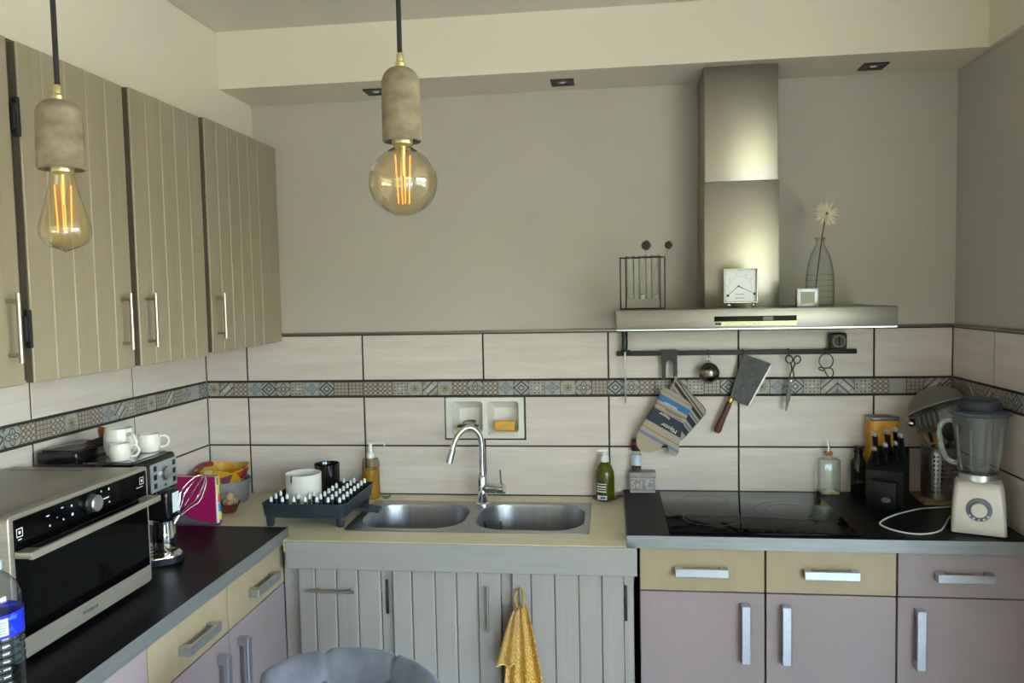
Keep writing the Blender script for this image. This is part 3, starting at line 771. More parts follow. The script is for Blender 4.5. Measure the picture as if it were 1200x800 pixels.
for z_ in (1.7010, 1.6880): g.box(2.131, 2.161, yF-.0002, yF+.0002, z_, z_+.0022)
for a in (45, 150): 
    a_ = math.radians(a); ca, sa = math.cos(a_), math.sin(a_)
    g.prism([(dcx-sa*.0003, dcz+ca*.0003), (dcx+ca*.05, dcz+sa*.05), (dcx+sa*.0003, dcz-ca*.0003)], yF, yF-.0003, 'y')
g.build('scale_mark', M_grprint, fc, True)
for k, a in enumerate((168, 140, 106, 66, 40)):
    a = math.radians(a); text('scale_number', str((20, 40, 60, 80, 100)[k]), .0062, M_grprint, fc, frame((2.147+.0475*math.cos(a), yF, 1.722+.050*math.sin(a)), (1, 0, 0), (0, 0, 1)), .0001)
for xx in (2.109, 2.190):
    MB().ball((xx, -.349, 1.6645), .0092, 14, 10).build('foot', M_chrome, t, True)
# digital thermometer
t = thing('digital_thermometer', 'small silver square digital thermometer with lcd, beside the vase', 'thermometer', (2.368, -.345, 1.6552))
MB().box(2.333, 2.404, -.357, -.330, 1.6553, 1.7175, .003, 2).build('case', M_satin, t, True)
bx('bezel', mat('champagne_metal', (124, 117, 102), .4, 1.0), t, 2.345, 2.392, -.3585, -.3565, 1.666, 1.707, .001, 1)
sc_ = bx('lcd_screen', mat('lcd_green_grey', (100, 118, 104), .2), t, 2.349, 2.388, -.3592, -.3584, 1.670, 1.703)
text('digits', '22.4', .014, mat('lcd_digit', (70, 84, 74), .3), sc_, frame((2.3685, -.3594, 1.690), (1, 0, 0), (0, 0, 1)), .0001)
# bottle vase with flower
vz = (2.448, -.20, 1.6552)
t = thing('bottle_vase', 'ribbed clear glass bottle vase holding one white dried flower', 'vase', vz)
MB().lathe([(.001, .004), (.040, .003), (.046, .0), (.0485, .012), (.049, .07), (.0475, .105), (.042, .145), (.032, .182), (.020, .206), (.0135, .216), (.0130, .228), (.0165, .233), (.0170, .242), (.0145, .2425), (.0115, .232)], n=32, cap0=False, cap1=False).build('glass_body', M_glass, t)
g = MB()
for zz, r_ in ((.03, .0488), (.05, .0491), (.07, .0492), (.09, .0486), (.11, .0472)):
    g.tube([(r_*math.cos(2*PI*j/32), r_*math.sin(2*PI*j/32), zz) for j in range(32)], .0009, 5, closed=True)
g.build('rib', thin_glass('rib_glass', (248, 250, 249), 2.0, edge=.92), t)
M_petal = mat('cream_petal', (244, 238, 222), .7, col2=(232, 220, 190), nscale=(80, 80, 80))
fh = Vector((2.4685, -.205, 1.980))
t = thing('dried_flower', 'cream dried daisy-like flower on a thin brown stem in the bottle vase', 'dried flower', (vz[0]-.015, vz[1], vz[2]+.01))
MB().tube(spline([(2.430, -.20, 1.675), (2.438, -.20, 1.76), (2.4505, -.20, 1.865), (2.459, -.202, 1.93), fh], 6), .0022, 7).build('stem', M_wood, t, True)
random.seed(11); pm = None
g = MB().ball(fh+Vector((0, -.004, .002)), .007, 10, 8); ctr = g.build('flower_centre', mat('flower_centre', (150, 120, 50), .8), t, True)
for k in range(58):
    el = random.choice((-.15, .15, .45, .8, 1.1))+random.uniform(-.1, .1); az = k*2.399
    d_ = Vector((math.cos(az)*math.cos(el), -math.sin(el)*.75-.1, math.sin(az)*math.cos(el))).normalized()
    L = random.uniform(.042, .053)*(1.0 if el < .5 else .8)
    if pm is None:
        g = MB(); g.add([(-.0018, 0, .006), (.0018, 0, .006), (.0032, .0012, .6*.05), (-.0032, .0012, .6*.05), (0, -.002, .05), (0, -.0012, .02)], [(0, 1, 5), (1, 2, 5), (2, 4, 5), (4, 3, 5), (3, 0, 5)])
        po = g.build('petal', M_petal, None); pm = po.data; bpy.data.objects.remove(po)
    q_ = Vector((0, 0, 1)).rotation_difference(d_)
    o_ = link('petal', pm, t, tuple(WM[t].inverted() @ fh), tuple(q_.to_euler())); o_.scale = (1, 1, L/.05)
# ------------------------------------------------------------------ utensil rail
t = thing('utensil_rail', 'black metal bar fixed on the tiles under the cooker hood', 'rail', (2.176, -.006, 1.476))
bx('bar', M_bmatte, t, 1.725, 2.627, -.032, -.012, 1.467, 1.485, .002, 2)
for xx in (1.80, 2.18, 2.55): MB().tube([(xx, -.012, 1.476), (xx, -.0005, 1.476)], .007, 10).build('bracket', M_bmatte, t, True)
def s_hook(x, y0=-.034, z1=1.484, drop=.028, mt=None, parent=None):
    pts = [(x, -.014, z1-.004), (x, -.014, z1+.0025), (x, -.022, z1+.004), (x, y0, z1+.0025), (x, y0-.002, z1-.018), (x, y0-.002, z1-drop), (x, y0-.008, z1-drop-.006), (x, y0-.012, z1-drop)]
    return MB().tube(spline(pts, 4), .0016, 7).build('hook', mt or M_bmatte, parent, True)
t = thing('sharpening_steel', 'black-handled sharpening steel at the end of the rail', 'sharpening steel', (1.757, -.040, 1.30))
MB().lathe([(.007, 0), (.011, .003), (.0125, .02), (.0115, .05), (.0125, .075), (.009, .082)], (1.757, -.043, 1.491), 14).build('grip', M_bplast, t, True)
bx('guard', M_bplast, t, 1.742, 1.778, -.056, -.0325, 1.4855, 1.4915, .002)
MB().lathe([(.001, -.004), (.0032, .0), (.0036, .2), (.0036, .205)], (1.758, -.0415, 1.2845), 12).build('rod', M_satin, t, True)
# slotted hook holding the mitt
t = thing('slotted_hook', 'flat black slotted hook over the rail carrying the oven mitt', 'hook', (1.928, -.036, 1.376))
g = MB(); poly = [(1.899, 1.4865), (1.958, 1.4865), (1.959, 1.384), (1.9425, 1.384), (1.941, 1.438), (1.937, 1.447), (1.9285, 1.4505), (1.920, 1.447), (1.916, 1.438), (1.914, 1.377), (1.8985, 1.377)]
g.prism(poly, -.0335, -.0375, 'y', 0, .0006); g.box(1.899, 1.958, -.0375, -.010, 1.4856, 1.4885, .0006, 1); g.build('plate', M_bmatte, t, True)
# oven mitt and pot holder
def mat_stripes(name, axis_o, axis_n, bands, base):
    """fabric with printed bands at distances along the axis (object x, z coordinates are metres)"""
    m, t_, b = newmat(name)
    tc = t_.nodes.new('ShaderNodeTexCoord'); sp_ = t_.nodes.new('ShaderNodeSeparateXYZ'); t_.links.new(tc.outputs['Object'], sp_.inputs[0])
    s_ = (E(t_, sp_.outputs[0])-axis_o[0])*axis_n[0]+(E(t_, sp_.outputs[2])-axis_o[1])*axis_n[1]
    nz = noise(t_, coords(t_, 'Object', (500, 500, 500)), 1.0, 2)
    c = mixc(t_, nz, base, tuple(int(v*.86) for v in base))
    for a, b2, colr in bands: c = mixc(t_, s_.gt(a)*s_.lt(b2), c, colr)
    t_.links.new(c, b.inputs['Base Color']); b.inputs['Roughness'].default_value = .9; b.inputs['Sheen Weight'].default_value = .2
    n2 = noise(t_, coords(t_, 'Object', (60, 60, 60)), 1.0, 4); bump(t_, b, n2, .5, .006)
    return m
def puffy(poly, yb, yf, name, mts, parent, edge=.006, steps=((.003, .35), (.006, .65), (.012, .9), (.022, 1.0))):
    """stuffed fabric: outline swells from yb to yf"""
    bm = bmesh.new(); base = poly; rings = [[(p[0], (yb+yf)/2, p[1]) for p in base]]
    vs_ = [bm.verts.new(p) for p in rings[0]]
    ff = bm.faces.new(vs_); bf = bm.faces.new([bm.verts.new(p) for p in rings[0]][::-1])
    mid = (yb+yf)/2
    for face, yt in ((ff, yf), (bf, yb)):
        prev = 0
        for d_, k in steps:
            bmesh.ops.inset_region(bm, faces=[face], thickness=d_-prev, depth=0, use_even_offset=True); prev = d_
            for v in face.verts: v.co.y = mid+(yt-mid)*k
    bmesh.ops.remove_doubles(bm, verts=bm.verts, dist=1e-5); bm.verts.index_update()
    g = MB().add([v.co.copy() for v in bm.verts], [[v.index for v in f.verts] for f in bm.faces]); bm.free()
    return g.build(name, mts, parent, True, 60)
mo = (1.8999, 1.3408); nn = (-.5, -.866)
m0 = (1.90, -.06, 1.09)
t = thing('oven_mitt', 'quilted oven mitt with blue and charcoal bands and cooking words, hung thumb down', 'oven mitt', m0)
loc_o = (mo[0]-m0[0], mo[1]-m0[2])
TANF = (188, 172, 156)
M_mitt = mat_stripes('printed_mitt_fabric', loc_o, nn, [(.002, .0035, (90, 84, 80)), (.018, .042, (62, 116, 170)), (.0525, .054, (60, 58, 60)), (.057, .0595, (90, 86, 84)), (.0715, .073, (60, 58, 60)), (.076, .131, (52, 62, 74)), (.158, .1598, (64, 58, 58)), (.176, .188, (112, 134, 170))], TANF)
mp_ = [(1.8985, 1.3430), (1.922, 1.3400), (1.966, 1.3130), (2.0085, 1.2790), (2.003, 1.2620), (1.978, 1.2080), (1.965, 1.1570), (1.9595, 1.1200), (1.9550, 1.0930), (1.9430, 1.0835), (1.9290, 1.0890), (1.9190, 1.1050), (1.9140, 1.1270), (1.9050, 1.1320), (1.8890, 1.1150), (1.8680, 1.1000), (1.8450, 1.0950), (1.8220, 1.0985), (1.8050, 1.1110), (1.7970, 1.1330), (1.8000, 1.1640), (1.8150, 1.1970), (1.8370, 1.2300), (1.8700, 1.2800), (1.8880, 1.3180)]
puffy(smoothpoly(mp_, 3), -.052, -.082, 'mitt_body', M_mitt, t)
du = Vector((.866, 0, -.5)); dn = Vector((-.5, 0, -.866))
def onmitt(u, s): v = Vector((mo[0], -.0824, mo[1]))+du*u+dn*s; return v
for word, u, s, sz, mt in (('Mijoter', .0930, .1180, .0225, M_wprint), ('Napper', .0550, .0850, .0150, M_wprint), ('Caraméliser', .0800, .0640, .0150, M_dot), ('Saupoudrer', .0560, .0400, .0120, M_wprint)):
    text('printed_word', word, sz, mt, t, frame(onmitt(u, s), -du, dn), .0003)
MB().tube(spline([(1.930, -.066, 1.338), (1.944, -.058, 1.362), (1.950, -.043, 1.388), (1.956, -.034, 1.386), (1.952, -.036, 1.368), (1.934, -.062, 1.334)], 5), .0022, 7).build('hanging_loop', mat('tan_tape', (196, 182, 164), .9), t, True)
h0 = (1.98, -.045, 1.14)
t = thing('pot_holder', 'square quilted pot holder with dark stripes hanging behind the oven mitt', 'pot holder', h0)
nh = (.82, .57)
M_hold = mat_stripes('striped_pot_holder_fabric', (1.93-h0[0], 1.20-h0[2]), nh, [(.155, .166, (44, 48, 54)), (.146, .149, (64, 60, 60)), (.118, .123, (70, 66, 64)), (.100, .112, (48, 54, 62)), (.085, .091, (86, 124, 168)), (.060, .080, (46, 54, 64)), (.045, .052, (86, 124, 168)), (.02, .04, (50, 56, 66))], (186, 170, 154))
hp = smoothpoly([(1.944, 1.366), (1.962, 1.366), (2.010, 1.316), (2.055, 1.266), (2.061, 1.246), (2.048, 1.226), (2.010, 1.182), (1.976, 1.144), (1.960, 1.146), (1.930, 1.20), (1.905, 1.25), (1.905, 1.29), (1.925, 1.34)], 3)
puffy(hp, -.033, -.047, 'pad', M_hold, t, steps=((.003, .6), (.007, .8), (.014, 1.0)))
MB().tube([(p[0], -.040, p[1]) for p in hp], .0038, 6, closed=True).build('piping', mat('taupe_piping', (120, 106, 98), .9), t, True)

# pendant metal ball
t = thing('tea_ball', 'round dull metal ball hanging from the rail', 'tea ball', (2.077, -.054, 1.36))
M_tin = mat('dull_pewter', (176, 168, 154), .26, 1.0, col2=(130, 124, 114), nscale=(30, 30, 30))
MB().ball((2.077, -.0535, 1.401), .0395, 28, 18).build('ball', M_tin, t, True)
MB().tube([(2.077+.0398*math.cos(2*PI*j/32), -.0535+.0398*math.sin(2*PI*j/32), 1.401) for j in range(32)], .0016, 6, closed=True).build('seam_band', M_nickel, t, True)
MB().lathe([(.006, 0), (.006, .006), (.003, .010)], (2.077, -.0535, 1.439), 12).tube([(2.077+.008*math.cos(2*PI*j/16), -.0535, 1.455+.008*math.sin(2*PI*j/16)) for j in range(16)], .0014, 6, closed=True).build('ring', M_nickel, t, True)
s_hook(2.077, -.0365, 1.484, .020, None, t)
# cleaver
t = thing('meat_cleaver', 'old dark steel cleaver with wooden handle hanging from the rail', 'cleaver', (2.2, -.045, 1.16))
bp = [(2.2045, 1.4690), (2.2125, 1.4695), (2.260, 1.4525), (2.3105, 1.4330), (2.3130, 1.4265), (2.270, 1.347), (2.2290, 1.2675), (2.190, 1.284), (2.1555, 1.3010), (2.179, 1.383)]
MB().prism(bp, -.0395, -.0435, 'y', 0, .0008).build('blade', M_dsteel, t, True)
MB().prism([(2.310, 1.4335), (2.3131, 1.4265), (2.2290, 1.2675), (2.2235, 1.2700)], -.0437, -.0439, 'y').build('cutting_edge', mat('ground_edge', (150, 150, 150), .4, 1.0), t, True)
hd_ = (Vector((2.1065, 0, 1.168))-Vector((2.160, 0, 1.296))).normalized()
a0 = Vector((2.160, -.0415, 1.297)); 
MB().tube([a0-hd_*.004, a0+hd_*.013], .0105, 14).build('ferrule', M_brass, t, True)
MB().tube([a0+hd_*.012, a0+hd_*.03, a0+hd_*.07, a0+hd_*.105, a0+hd_*.128, a0+hd_*.139, a0+hd_*.142], [.0105, .0118, .0112, .0125, .0145, .011, .004], 16).build('grip', M_wood, t, True)
s_hook(2.208, -.034, 1.484, .022, None, t)
# scissors
t = thing('kitchen_scissors', 'old slim steel scissors hanging from the rail', 'scissors', (2.38, -.042, 1.25))
M_oldsteel = mat('tarnished_steel', (92, 89, 86), .4, .9, col2=(60, 58, 56), nscale=(50, 50, 50))
def ell(cx, cz, a, b_, tilt, y, n=22):
    ct, st = math.cos(tilt), math.sin(tilt)
    return [(cx+a*math.cos(2*PI*j/n)*ct-b_*math.sin(2*PI*j/n)*st, y, cz+a*math.cos(2*PI*j/n)*st+b_*math.sin(2*PI*j/n)*ct) for j in range(n)]
g = MB().tube(ell(2.3765, 1.4495, .0125, .0150, .3, -.043), .0027, 8, closed=True)
g.tube(spline([(2.382, -.043, 1.435), (2.386, -.043, 1.410), (2.379, -.043, 1.388), (2.381, -.043, 1.372)], 4), [.0028]*4*3+[.0042], 8)
g.prism([(2.3765, 1.376), (2.3865, 1.374), (2.381, 1.30), (2.368, 1.252), (2.3625, 1.250), (2.3645, 1.30)], -.0425, -.0445, 'y', 0, .0005)
g.build('blade_half', M_oldsteel, t, True)
g = MB().tube(ell(2.4065, 1.4470, .0125, .0148, -.3, -.0395), .0027, 8, closed=True)
g.tube(spline([(2.400, -.0395, 1.433), (2.391, -.0395, 1.410), (2.3945, -.0395, 1.388), (2.386, -.0395, 1.370)], 4), [.0028]*12+[.0042], 8)
g.prism([(2.380, 1.376), (2.3895, 1.372), (2.3805, 1.31), (2.3665, 1.255), (2.3630, 1.254), (2.3680, 1.30)], -.0385, -.0405, 'y', 0, .0005)
g.build('blade_half', M_oldsteel, t, True)
MB().lathe([(.0035, 0), (.0035, .0075)], (0, 0, 0), 12, 0, align((2.3835, -.0378, 1.367), (0, -1, 0))).build('pivot_screw', M_nickel, t, True)
s_hook(2.3765, -.034, 1.484, .018, None, t)
# wire rings
t = thing('wire_ring', 'round wire loops with a small clip hanging at the end of the rail', 'wire ring', (2.512, -.045, 1.38))
MB().tube(ell(2.511, 1.4415, .0255, .0275, 0, -.046, 30), .0021, 7, closed=True).build('large_loop', M_oldsteel, t, True)
MB().tube(spline([(2.506, -.046, 1.415), (2.528, -.047, 1.414), (2.538, -.046, 1.398), (2.533, -.046, 1.383), (2.522, -.045, 1.381), (2.512, -.046, 1.392), (2.503, -.046, 1.412)], 5), .0021, 7).build('small_loop', M_oldsteel, t, True)
MB().tube(ell(2.4945, 1.4115, .0105, .0055, -.35, -.047, 18), .0022, 7, closed=True).build('clip', M_oldsteel, t, True)
s_hook(2.511, -.034, 1.484, .012, None, t)
# timer
t = thing('kitchen_timer', 'small black square kitchen timer with round dial standing on the rail', 'timer', (2.557, -.030, 1.4852))
MB().box(2.527, 2.588, -.047, -.008, 1.4853, 1.547, .009, 4).build('case', mat('charcoal_plastic', (44, 42, 42), .45), t, True)
MB().lathe([(.0245, 0), (.0245, .0012), (.019, .0014), (.019, .0004)], (0, 0, 0), 28, 0, align((2.5575, -.0468, 1.516), (0, -1, 0))).build('dial_ring', mat('dial_grey', (120, 114, 108), .5), t, True)
g = MB()
for k in range(12):
    a = k*PI/6; M_ = align((2.5575, -.0481, 1.516), (0, -1, 0)) @ Matrix.Rotation(a, 4, 'Z')
    g.box(.0195, .0238, -.0007, .0007, 0, .0003, 0, 1, 0, M_)
g.build('tick_mark', M_dot, t, True)
MB().lathe([(.018, 0), (.0175, .004), (.001, .005)], (0, 0, 0), 24, 0, align((2.5575, -.0468, 1.516), (0, -1, 0))).build('dial_disc', mat('dial_disc', (70, 66, 64), .5), t, True)
bx('knob', M_bplast, t, 2.5545, 2.5605, -.060, -.050, 1.500, 1.532, .002)
# ------------------------------------------------------------------ induction hob
t = thing('induction_hob', 'black glass induction hob with thin cooking-zone rings', 'hob', (2.22, -.31, .9302))
bx('glass_plate', M_bgloss, t, 1.884, 2.478, -.576, -.046, .9302, .9352, .0015, 2)
M_ring = mat('zone_ring_print', (104, 102, 104), .4)
for (cx, cy_, r_) in ((2.044, -.165, .080), (2.041, -.400, .098), (2.322, -.290, .114), (2.322, -.290, .073)):
    g = MB().lathe([(r_-.0009, .93535), (r_+.0009, .93535)], (cx, cy_, 0), 64, cap0=False, cap1=False)
    g.build('zone_ring', M_ring, t, True)
g = MB()
for (cx, cy_) in ((2.044, -.165), (2.041, -.400), (2.322, -.290)): g.box(cx-.008, cx+.008, cy_-.0006, cy_+.0006, .9352, .93535).box(cx-.0006, cx+.0006, cy_-.008, cy_+.008, .9352, .93535)
g.build('zone_cross', M_ring, t, True)
g = MB()
for k in range(9): g.lathe([(.006, .93535), (.0068, .93535)], (2.08+k*.035, -.545, 0), 20, cap0=False, cap1=False)
g.build('touch_key', M_ring, t, True)

# ------------------------------------------------------------------ by the hob: salt box, spice jar
t = thing('salt_box', 'pale grey embossed salt box with lid, at the edge of the hob worktop', 'salt box', (1.82, -.031, .9302))
M_salt = mat('pale_grey_relief', (164, 158, 160), .55, col2=(140, 134, 138), nscale=(60, 60, 60), contrast=1.4)
M_saltl = mat('relief_highlight', (206, 202, 202), .5)
bx('box_body', M_salt, t, 1.771, 1.869, -.056, -.006, .9303, .992, .002, 2)
bx('lid', M_salt, t, 1.768, 1.872, -.059, -.003, .9925, 1.012, .003, 2)
g = MB()
for a, b_, c, d in ((1.771, 1.869, .9335, .9365), (1.771, 1.869, .985, .9875)): g.box(a, b_, -.0578, -.0555, c, d, .0006, 1)
g.build('moulding', M_saltl, t, True)
text('embossed_word', 'Sel', .040, M_saltl, t, frame((1.797, -.0565, .962), (1, 0, 0), (0, 0, 1)), .0014)
g = MB(); random.seed(4)
for k in range(9):
    cx = 1.830+random.random()*.032; cz = .944+random.random()*.036; s_ = random.choice((-1, 1)); n_ = 14
    g.tube([(cx+s_*.007*(1-j/n_)*math.cos(j*.7), -.0565, cz+.007*(1-j/n_)*math.sin(j*.7)) for j in range(n_)], .0009, 5)
g.build('scroll_relief', M_saltl, t, True)
t = thing('spice_grinder', 'small clear spice grinder with black and red cap standing on the salt box', 'spice jar', (1.797, -.030, 1.0122))
MB().lathe([(.001, .002), (.0175, .0), (.0195, .004), (.0195, .066), (.016, .074), (.016, .082)], n=20, cap0=False, cap1=False).build('glass_jar', M_glass, t)
MB().lathe([(.001, .003), (.0175, .003), (.0175, .018), (.001, .022)], n=16).build('peppercorn_fill', mat('mixed_peppercorns', (120, 92, 70), .7, col2=(52, 38, 32), nscale=(300, 300, 300), contrast=2), t)
MB().lathe([(.0198, .024), (.0198, .064)], n=24, cap0=False, cap1=False).build('paper_label', mat('white_blue_label', (214, 224, 236), .5, col2=(176, 196, 222), nscale=(200, 200, 60)), t)
cp_ = MB().lathe([(.0185, .082), (.019, .084), (.019, .1045), (.0175, .127), (.001, .1275)], n=20).build('cap', M_bplast, t)
MB().lathe([(.0192, .106), (.0187, .116)], n=20, cap0=False, cap1=False).build('red_band', mat('red_band', (184, 36, 44), .4), cp_)

# green soap bottle on glass dish
t = thing('glass_saucer', 'small clear glass saucer under the green soap bottle', 'saucer', (1.674, -.0565, .9002))
MB().lathe([(.030, .0), (.034, .002), (.050, .010), (.0535, .014), (.052, .0145), (.034, .006), (.001, .005)], n=32).build('saucer_body', M_glassg, t)
t = thing('soap_bottle', 'olive green glass soap bottle with white pump beside the hob', 'soap bottle', (1.674, -.0565, .9062))
M_oliv = mat('olive_soap', (112, 116, 14), .12, spec=.6, col2=(96, 98, 8), nscale=(10, 10, 10)); M_oliv.node_tree.nodes['Principled BSDF'].inputs['Transmission Weight'].default_value = .55
MB().lathe([(.001, .001), (.033, .0), (.0365, .004), (.0370, .09), (.0345, .110), (.027, .130), (.0165, .145), (.0145, .150)], n=28).build('bottle_body', M_oliv, t)
g = MB().lathe([(.0165, .148), (.0165, .166), (.0125, .168), (.0125, .176), (.006, .177), (.006, .188)], n=20).box(-.028, .010, -.006, .006, .188, .197, .003).tube([(-.026, 0, .192), (-.036, 0, .187)], [.004, .003], 8)
g.build('pump', M_wplast, t)
M_lab = mat('label_blue', (60, 80, 130), .5)
lab = MB()
def arc_patch(g_, r_, a0, a1, z0, z1, n_=8, m=0):
    g_.loft([[(r_*math.cos(a0+(a1-a0)*j/n_), r_*math.sin(a0+(a1-a0)*j/n_), z) for j in range(n_+1)] for z in (z0, z1)], m, closed=False)
for z0, z1 in ((.064, .067), (.053, .0575), (.044, .047), (.034, .038)): arc_patch(lab, .0376, -2.55, -1.45, z0, z1)
lab.build('label_print', M_wprint, t)
lab = MB(); arc_patch(lab, .0377, -2.5, -1.4, .004, .020); lab.build('white_label', M_wprint, t)
lab = MB(); arc_patch(lab, .0379, -2.1, -1.5, .008, .016); lab.build('label_emblem', M_lab, t)

# amber dispenser
t = thing('soap_dispenser', 'clear plastic pump dispenser half full of amber liquid behind the dish rack', 'soap dispenser', (.7245, -.056, .9002))
MB().lathe([(.001, .001), (.033, .0), (.0352, .004), (.0352, .146), (.031, .160), (.016, .166), (.0145, .170)], n=28, cap0=False, cap1=False).build('bottle', thin_glass('cloudy_plastic', (228, 222, 208), 1.2, .15), t)
M_amb = mat('amber_soap', (248, 192, 84), .2, spec=.5); M_amb.node_tree.nodes['Principled BSDF'].inputs['Transmission Weight'].default_value = .35
MB().lathe([(.001, .002), (.033, .002), (.0342, .006), (.0342, .118), (.001, .118)], n=28).build('amber_liquid', M_amb, t)
MB().lathe([(.017, .162), (.0165, .184), (.010, .188), (.0075, .206), (.0065, .212), (.0085, .216), (.0085, .222)], n=20).tube(spline([(-.012, 0, .224), (0, 0, .2225), (.035, .002, .2245), (.055, .003, .2225), (.060, .003, .212)], 4), [.0035]*16+[.002], 8).build('pump', M_wplast, t)
t = thing('glass_coaster', 'tiny clear glass dish standing beside the amber soap dispenser', 'dish', (.787, -.062, .9002))
MB().lathe([(.014, 0), (.017, .002), (.022, .014), (.0205, .0145), (.013, .004), (.001, .003)], n=22).build('dish_body', M_glass, t)

# ------------------------------------------------------------------ dish rack
t = thing('dish_rack', 'slate blue dish drying tray on legs with white-tipped pegs', 'dish rack', (.607, -.315, .9002))
TX0, TX1, TY0, TY1 = .447, .765, -.492, -.142
def trl(dx, z, r_=.022): return [(p[0], p[1], z) for p in rr(TX0+dx, TX1-dx, TY0+dx, TY1-dx, r_, 4)]
g = MB().loft([trl(.014, .938), trl(.010, .936), trl(.006, .942), trl(.002, .982), trl(.0, .984), trl(.0, .987), trl(.004, .987), trl(.005, .983), trl(.009, .945), trl(.014, .9425)], cap0=True, cap1=True)
g.build('tray', M_dblue, t, True)
for lx in (TX0+.026, TX1-.03):
    for ly in (TY0+.03, TY1-.03):
        MB().lathe([(.0105, 0), (.0135, .004), (.0165, .037)], (lx, ly, .9003), 14).build('leg', M_dblue, t, True)
g = MB().loft([[(TX1-.03, -.345+dy, z) for dy, z in ((0, .9375), (.07, .9375), (.07, .928), (0, .928))], [(TX1+.03, -.338+dy, z) for dy, z in ((0, .934), (.056, .934), (.056, .921), (0, .921))], [(TX1+.072, -.332+dy, z) for dy, z in ((0, .928), (.044, .928), (.044, .914), (0, .914))]], cap0=True, cap1=True)
g.build('drain_spout', M_dblue, t, True)
pg = MB().lathe([(.0062, 0), (.0056, .040), (.0055, .046)], n=10, m=0, cap1=False).lathe([(.0058, .046), (.0057, .055), (.0050, .060), (.0028, .0635), (.0002, .0645)], n=10, m=1, cap0=False)
po = pg.build('peg', [M_dblue, M_wplast], None); pm_ = po.data; bpy.data.objects.remove(po)
CUPS = ((.540, -.310, .075), (.594, -.203, .057))
n_ = 0
for r_ in range(8):
    for c_ in range(7):
        px_ = TX0+.030+c_*.0427; py = TY0+.032+r_*.0415
        if px_ > TX1-.024 or any((px_-a)**2+(py-b_)**2 < q_*q_ for a, b_, q_ in CUPS): continue
        link('peg', pm_, t, (px_-.607, py+.315, .9425-.9002))
t = thing('white_pot', 'wide white ceramic pot standing on the dish rack', 'pot', (.540, -.310, .9428))
MB().lathe([(.001, .001), (.061, .0), (.066, .005), (.067, .112), (.0675, .115), (.066, .1165), (.0635, .114), (.063, .010), (.001, .008)], n=36).build('pot_body', M_white, t)
bx('slit', M_dot, t, -.022, -.019, -.0675, -.055, .092, .1175, world=False)
t = thing('black_tumbler', 'black glazed tumbler standing behind the white pot on the rack', 'tumbler', (.594, -.203, .9428))
MB().lathe([(.001, .001), (.044, .0), (.0480, .004), (.0490, .128), (.0475, .130), (.046, .126), (.044, .01), (.001, .008)], n=30).build('tumbler_body', mat('black_glaze', (20, 17, 16), .1), t)

# glassware in the bowls
t = thing('drinking_glass', 'small drinking glass standing in the sink bowl beside the hob', 'glass', (1.262, -.305, .7535))
MB().lathe([(.001, .006), (.026, .006), (.0265, 0), (.029, .002), (.034, .125), (.0325, .1255), (.028, .010), (.001, .009)], n=24).build('glass_body', M_glass, t)
t = thing('glass_bowl', 'small clear glass bowl lying in the sink bowl beside the dish rack', 'bowl', (.905, -.30, .7535))
MB().lathe([(.022, 0), (.026, .002), (.040, .030), (.050, .062), (.048, .0625), (.038, .032), (.022, .006), (.001, .005)], n=28).build('bowl_body', M_glass, t)

# ------------------------------------------------------------------ right worktop things
t = thing('oil_bottle', 'square clear glass oil bottle with a cork pourer at the back of the hob', 'oil bottle', (2.524, -.040, .9302))
def rl(hx, hy, z, r_=.0045): return [(p[0], p[1], z) for p in rr(-hx, hx, -hy, hy, r_, 3)]
MB().loft([rl(.034, .026, .0), rl(.037, .029, .003), rl(.037, .029, .131), rl(.0345, .0265, .1365), rl(.014, .0135, .139, .0130), rl(.011, .011, .146, .0105), rl(.011, .011, .154, .0105)], cap0=True).build('glass_body', M_glass, t)
MB().loft([rl(.033, .025, .004), rl(.034, .026, .008), rl(.034, .026, .015)], cap0=True, cap1=True).build('oil', mat('olive_oil', (160, 152, 104), .1, spec=.5), t)
MB().lathe([(.0125, .150), (.0145, .153), (.0145, .160), (.0115, .164)], n=16).build('cork', mat('cork', (184, 120, 76), .8), t)
MB().tube([(0, 0, .163), (0, 0, .180), (-.003, 0, .205)], [.0048, .0040, .0022], 10).build('pourer', M_chrome, t)
t = thing('dark_bottle', 'dark green glass bottle with a swing collar next to the knife block', 'bottle', (2.632, -.040, .9302))
MB().lathe([(.001, .002), (.026, 0), (.0285, .004), (.0290, .115), (.026, .130), (.0165, .142), (.0150, .160), (.0185, .163), (.0185, .170), (.0155, .173), (.0155, .186), (.001, .186)], n=26).build('bottle_body', mat('dark_bottle_glass', (30, 34, 24), .1, spec=.6), t)
text('script_label', 'Ferrari', .016, M_grprint, t, frame((2.632, -.0702, .985), (1, 0, 0), (0, 0, 1)), .0003) if False else None
lab = MB(); arc_patch(lab, .0294, -2.1, -1.1, .052, .0535); arc_patch(lab, .0294, -1.9, -1.3, .058, .059); lab.build('label_print', M_grprint, t)

# yellow tin
t = thing('yellow_tin', 'yellow tin canister with grey lid behind the knife block', 'tin', (2.714, -.047, .9302))
def tl(k, z): return [(p[0]*k, p[1]*k, z) for p in rr(-.053, .053, -.036, .036, .014, 4)]
MB().loft([tl(.98, 0), tl(1, .004), tl(1, .286), tl(.985, .29)], cap0=True).build('tin_body', mat('yellow_tin_print', (222, 158, 24), .35, col2=(206, 140, 16), nscale=(30, 30, 30)), t)
MB().loft([tl(.985, .288), tl(1.01, .29), tl(1.01, .300), tl(.97, .302)], cap1=True).build('tin_lid', mat('tin_lid_metal', (150, 146, 138), .35, 1.0), t)
MB().lathe([(.030, .3022), (.032, .305), (.028, .306), (.001, .3055)], n=24, sy=.7).build('lid_boss', mat('tin_lid_boss', (160, 150, 120), .4, 1.0), t)

